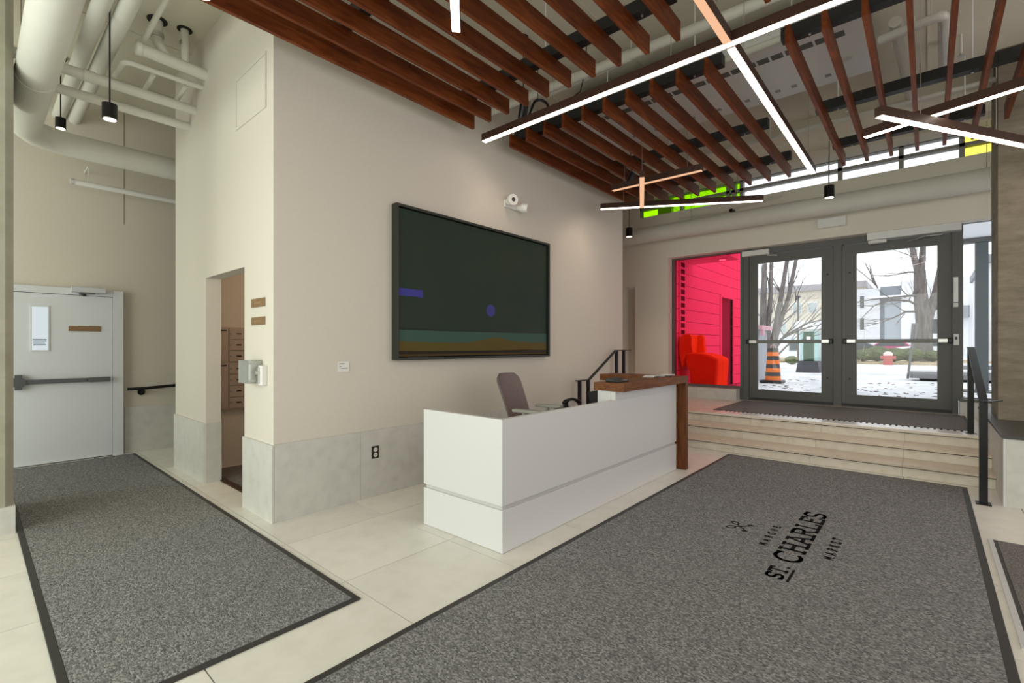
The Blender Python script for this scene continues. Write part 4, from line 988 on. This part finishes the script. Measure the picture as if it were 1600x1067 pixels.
# ornamental grass tuft bed, nobody could count its blades
gbm = B()
for k in range(260):
    x = random.uniform(35.4, 37.5); y = random.choice((random.gauss(4.6, .35), random.gauss(3.9, .3), random.gauss(5.1, .25))); h_ = random.uniform(.5, 1.3); dx, dy = random.gauss(0, .15), random.gauss(0, .18)
    gbm.add([(x, y - .03, GZ + .1), (x, y + .03, GZ + .1), (x + dx, y + dy, GZ + h_)], [(0, 1, 2)])
tag(obj('ornamental_grass', gbm, mat('straw', (.55, .42, .26), .9)), 'tufts of straw-coloured ornamental grass in the planting bed', 'grass', kind='stuff')

# bare trees
bark_m = noisy('grey_bark', [(.3, (.10, .085, .08)), (.7, (.24, .21, .20))], 6, mapscale=(1, 1, .2), rough=.9, bump=.5)
def grow(b, p, d, r, ln, depth, rnd, spread, lift=.12):
    pts, rr = [p], [r]
    for k in range(4):
        d = (d + Vector((rnd.gauss(0, .10), rnd.gauss(0, .10), rnd.gauss(lift * .3, .06)))).normalized()
        p = p + d * ln / 4; pts.append(p); rr.append(r * (1 - .13 * (k + 1)))
    b.tube(pts, rr, 6 if r > .05 else 4, cap=False)
    if depth == 0 or r < .008: return
    for k in range(rnd.choice((2, 3, 3))):
        q = pts[rnd.choice((2, 3, 4))]
        nd = (d + Vector((rnd.gauss(0, spread), rnd.gauss(0, spread), rnd.gauss(lift, spread * .5)))).normalized()
        grow(b, q, nd, rr[-1] * rnd.uniform(.5, .85), ln * rnd.uniform(.6, .9), depth - 1, rnd, spread, lift)
def tree(label, base, stems, seed, limbs=(), big=9):
    t = thing('bare_tree', label, 'tree', base, 'bare trees'); rnd = random.Random(seed)
    tb, bb_ = B(), B()
    for d, r, ln, dep in stems:
        d = Vector(d).normalized(); p = Vector(base); pts, rr = [p], [r * 1.25]
        for k in range(6):
            d = (d + Vector((rnd.gauss(0, .05), rnd.gauss(0, .05), .02))).normalized(); p = p + d * ln / 6; pts.append(p); rr.append(r * (1 - .11 * (k + 1)))
        tb.tube(pts, rr, 10)
        for k in range(dep * 2):
            q = pts[rnd.choice((2, 3, 4, 5, 6, 6))]
            nd = (d + Vector((rnd.gauss(0, .5), rnd.gauss(0, .75), rnd.gauss(.1, .3)))).normalized()
            grow(bb_, q, nd, r * rnd.uniform(.22, .42), ln * rnd.uniform(.3, .5), 3, rnd, .42)
    for a, pts_, r in limbs:
        pp = [Vector(a)] + [Vector(q) for q in pts_]
        (tb if r >= .115 else bb_).tube(pp, [r * (1 - (.42 if r >= .115 else .75) * i / (len(pp) - 1)) for i in range(len(pp))], 8)
        for i in range(1, len(pp)):
            for k in range(2):
                dd_ = (pp[i] - pp[i - 1]).normalized()
                grow(bb_, pp[i], (dd_ + Vector((0, rnd.gauss(0, .4), rnd.gauss(.0, .30)))).normalized(), min(r * .4, .035), 1.1, 2, rnd, .4, .02)
    obj('trunk', tb, bark_m, t, smooth=True); obj('branches', bb_, bark_m, t)['kind'] = 'stuff'
    return t
tree('multi-stemmed bare tree behind the striped traffic drum', (22.1, 5.1, GZ), [], 5,
     [((22.07, 5.15, GZ), [(22.0, 5.23, 1.97), (22.02, 5.21, 3.58), (22.07, 5.15, 5.2)], .17), ((22.11, 5.11, GZ), [(22.14, 5.06, 2.23), (22.21, 4.98, 3.58), (22.25, 4.94, 5.4)], .12),
      ((22.12, 5.09, GZ), [(22.35, 4.82, 2.23), (22.51, 4.64, 3.58), (22.69, 4.44, 5.2)], .13), ((22.12, 5.09, GZ), [(22.41, 4.76, 2.1), (22.71, 4.42, 3.45), (22.94, 4.15, 5.2)], .12),
      ((22.14, 5.06, .83), [(22.59, 4.56, 1.83), (23.24, 3.81, 2.37), (23.91, 3.04, 2.61)], .06), ((22.14, 5.06, .89), [(22.5, 4.66, 1.7), (23.03, 4.05, 2.1), (23.61, 3.38, 2.32)], .055),
      ((22.16, 5.04, 1.43), [(22.53, 4.62, 2.64), (22.9, 4.19, 3.26)], .06), ((22.14, 5.06, .62), [(22.67, 4.46, 1.43), (23.21, 3.85, 1.75), (23.74, 3.24, 1.97)], .05)], .30)
tree('big bare forked tree seen through the right glass door', (39.67, .21, GZ + .121), [], 11,
     [((39.67, .21, GZ + .121), [(39.65, .24, 1.84), (39.7, .18, 3.06), (39.59, .3, 3.94), (39.54, .36, 4.87), (39.51, .4, 6.2)], .50), ((39.78, .09, 2.85), [(40.02, -.18, 3.94), (40.21, -.4, 4.87), (40.39, -.61, 6.29), (40.5, -.8, 8.2)], .27),
      ((39.51, .4, 5.8), [(39.33, .61, 6.77), (39.2, .76, 7.7), (39.1, .85, 9.0)], .20), ((39.51, .4, 5.8), [(39.62, .27, 6.89), (39.65, .24, 7.7), (39.7, .2, 9.2)], .21),
      ((39.59, .3, 3.86), [(39.06, .91, 4.27), (38.4, 1.67, 4.35), (37.6, 2.58, 3.94)], .085), ((39.59, .3, 4.59), [(39.06, .91, 4.59), (38.26, 1.82, 4.47), (37.2, 3.04, 4.27)], .08),
      ((39.51, .4, 6.08), [(39.06, .91, 6.08), (38.4, 1.67, 5.88)], .08), ((39.59, .3, 3.6), [(38.93, 1.06, 3.58), (38.4, 1.67, 3.18), (37.79, 2.37, 2.85)], .08), ((39.49, .43, 6.49), [(39.2, .76, 7.09), (38.4, 1.67, 7.5)], .06)], .42)
tree('distant thin bare tree above the white apartment block', (79, 4.4, GZ), [((0, .02, 1), .25, 9, 3)], 21)

# buildings
brick_m = noisy('white_brick', [(.3, (.62, .63, .65)), (.7, (.78, .79, .81))], 3, mapscale=(1, 1, 5), rough=.8, bump=.2)
pal = mat('pale_render', (.80, .81, .83), .8); gpan = mat('grey_panel', (.27, .29, .32), .7); dwin = mat('dark_window', (.07, .08, .09), .2)
a1 = thing('apartment_block', 'white brick and grey panelled apartment block across the street', 'building', (66, 1.0, GZ))
obj('brick_wing', B().box(62, 74, 3.75, 6.4, GZ, 7.4), brick_m, a1)
obj('panel_bay', B().box(62.6, 74, 2.05, 3.75, GZ, 7.6), gpan, a1); obj('panel_face', B().box(62.5, 62.6, 2.05, 3.4, GZ + 1, 6.0), mat('pale_panel', (.42, .46, .50), .6), a1)
obj('white_wing', B().box(62, 76, -3.4, 2.05, GZ, 8.0), pal, a1)
for z in (3.1, 5.4):
    f = obj('window', B().box(61.93, 62.02, 5.0, 5.45, z, z + 1.3), pal, a1); obj('pane', B().box(61.90, 61.935, 5.05, 5.40, z + .05, z + 1.25), dwin, f)
for z in (2.6, 4.9):
    f = obj('window', B().box(61.93, 62.02, -.9, -.1, z, z + 1.5), pal, a1); obj('pane', B().box(61.90, 61.935, -.85, -.15, z + .05, z + 1.45), dwin, f)
obj('balcony', B().box(60.8, 62, -2.9, -.9, 4.1, 4.3).box(60.8, 60.9, -2.9, -.9, 4.3, 5.2), gpan, a1)
obj('ledge', B().box(61.4, 62.6, 1.2, 4.6, 6.35, 6.55), pal, a1)
a2 = thing('office_building', 'long pale beige building with window rows behind the left tree', 'building', (84, 15, GZ))
obj('wall', B().box(82, 96, 6.6, 34, GZ, 9.6), mat('beige_render', (.66, .60, .50), .8), a2); obj('roof', B().box(81.6, 96.4, 6.4, 34.4, 9.6, 10.5), mat('grey_roof', (.42, .40, .41), .8), a2)
for z in (3.4, 6.3):
    for k in range(11):
        y = 8.2 + k * 2.0
        f = obj('window', B().box(81.9, 82.02, y, y + 1.2, z, z + 1.6), pal, a2); obj('pane', B().box(81.86, 81.905, y + .08, y + 1.12, z + .08, z + 1.52), mat('pale_window', (.45, .50, .50), .2), f)
a3 = thing('low_house', 'low white building with a flat roof at the left end of the street', 'building', (60, 14, GZ))
obj('wall', B().box(60, 66, 9.2, 22, GZ, 2.4), pal, a3); obj('roof', B().box(59.7, 66.3, 9.0, 22.2, 2.4, 2.7), pal, a3)
f = obj('window', B().box(59.92, 60.02, 10.2, 11.6, .9, 1.9), gpan, a3); obj('pane', B().box(59.88, 59.925, 10.3, 11.5, 1.0, 1.8), dwin, f)
a4 = thing('transit_shelter', 'white roofed glass street shelter behind the green post', 'shelter', (35.2, 5.4, GZ))
obj('shelter_roof', B().box(33.6, 35.4, 3.8, 6.2, 2.45, 2.95), pal, a4)
shg = mat('shelter_glass', (.42, .62, .60), .2)
for y in (3.9, 4.5, 5.1, 5.7): obj('glass_panel', B().box(34.9, 34.95, y, y + .5, .5, 2.35), shg, a4)
for y in (3.85, 4.45, 5.05, 5.65, 6.15): obj('post', B().box(34.86, 34.98, y - .03, y + .03, GZ, 2.45), alu_m, a4)
lp = thing('lamp_post', 'thin dark lamp post seen through the left glass door', 'lamp post', (40.2, 7.2, GZ))
obj('pole', B().cyl((40.2, 7.2), .07, GZ, 5.0, 8), frame_m, lp); obj('head', B().box(40.0, 40.6, 7.1, 7.3, 5.0, 5.12), frame_m, lp)
# white outside stair and steel post by the right sidelight
pp = thing('steel_canopy_post', 'grey steel canopy post outside the narrow right sidelight', 'post', (15.4, -.95, GZ))
obj('post_shaft', B().box(15.3, 15.5, -1.04, -.82, GZ, 3.79), mat('post_grey', (.10, .115, .12), .5), pp); obj('foot_plate', B().box(15.1, 15.7, -1.3, -.6, GZ, GZ + .04), frame_m, pp)
cn = thing('entrance_canopy', 'pale flat canopy overhead outside the narrow right sidelight', 'canopy', (12.5, -1.2, 3.9))
obj('canopy_slab', B().box(10.4, 16.2, -2.6, -.46, 3.91, 4.05), pal, cn); obj('canopy_beam', B().box(15.3, 15.5, -2.5, -.5, 3.80, 3.905), frame_m, cn)
a5 = thing('balcony_building', 'white building with slanting balcony rails beyond the right sidelight', 'building', (40, -6, GZ))
obj('wall', B().box(42, 54, -14, -2.75, GZ, 6.6), pal, a5); obj('roof', B().box(41.5, 54.5, -14.5, -2.6, 6.6, 7.1), gpan, a5)
for z in (1.2, 3.9):
    f = obj('window', B().box(41.9, 42.02, -5.0, -3.1, z, z + 1.9), gpan, a5); obj('pane', B().box(41.86, 41.905, -4.9, -3.2, z + .1, z + 1.8), mat('blue_window', (.35, .42, .48), .2), f)
for k in range(5):
    obj('stair_rail', B().bar((41.4, -5.0, 2.0 + k * .42), (41.4, -2.7, 1.3 + k * .42), .06, .07), white_m, a5)

# cars
def car(label, x, y, body, group='parked cars', s=1):
    """side-on car along Y, nose towards +Y"""
    t = thing('parked_car', label, 'car', (x, y, GZ), group)
    zo = GZ + .0
    side = [(-2.1, .35), (2.1, .35), (2.15, .75), (2.0, .95), (1.1, 1.05), (.4, 1.5), (-1.1, 1.55), (-1.9, 1.05), (-2.15, .9)]
    obj('body', B().prism([(y + a * s, zo + b_ * s) for a, b_ in side], 'x', x - .85, x + .85), body, t, bevel=.06)
    win = [(.95, 1.06), (.36, 1.44), (-1.05, 1.48), (-1.65, 1.08)]
    obj('side_window', B().prism([(y + a * s, zo + b_ * s) for a, b_ in win], 'x', x - .875, x - .845), dwin, t)
    for a in (-1.35, 1.35):
        w_ = obj('wheel', B().tube([(x - .87, y + a * s, zo + .33), (x - .62, y + a * s, zo + .33)], .33, 16), rubber_m, t, smooth=True)
        obj('hubcap', B().tube([(x - .885, y + a * s, zo + .33), (x - .869, y + a * s, zo + .33)], .20, 12), alu_m, w_)
        wr = obj('wheel', B().tube([(x + .62, y + a * s, zo + .33), (x + .87, y + a * s, zo + .33)], .33, 16), rubber_m, t, smooth=True)
    obj('head_lamp', B().box(x - .86, x - .6, y + 2.02 * s, y + 2.16 * s, zo + .68, zo + .8), clear_m, t)
    return t
car('white parked car behind the right tree trunk', 50.2, .05, mat('white_car', (.80, .80, .82), .25))
car('pink red parked car left of the white car', 56, 2.9, mat('pink_red_car', (.62, .06, .20), .25))
car('dark parked car to the left of the pink red car', 51, 5.3, mat('dark_car', (.05, .05, .055), .3))
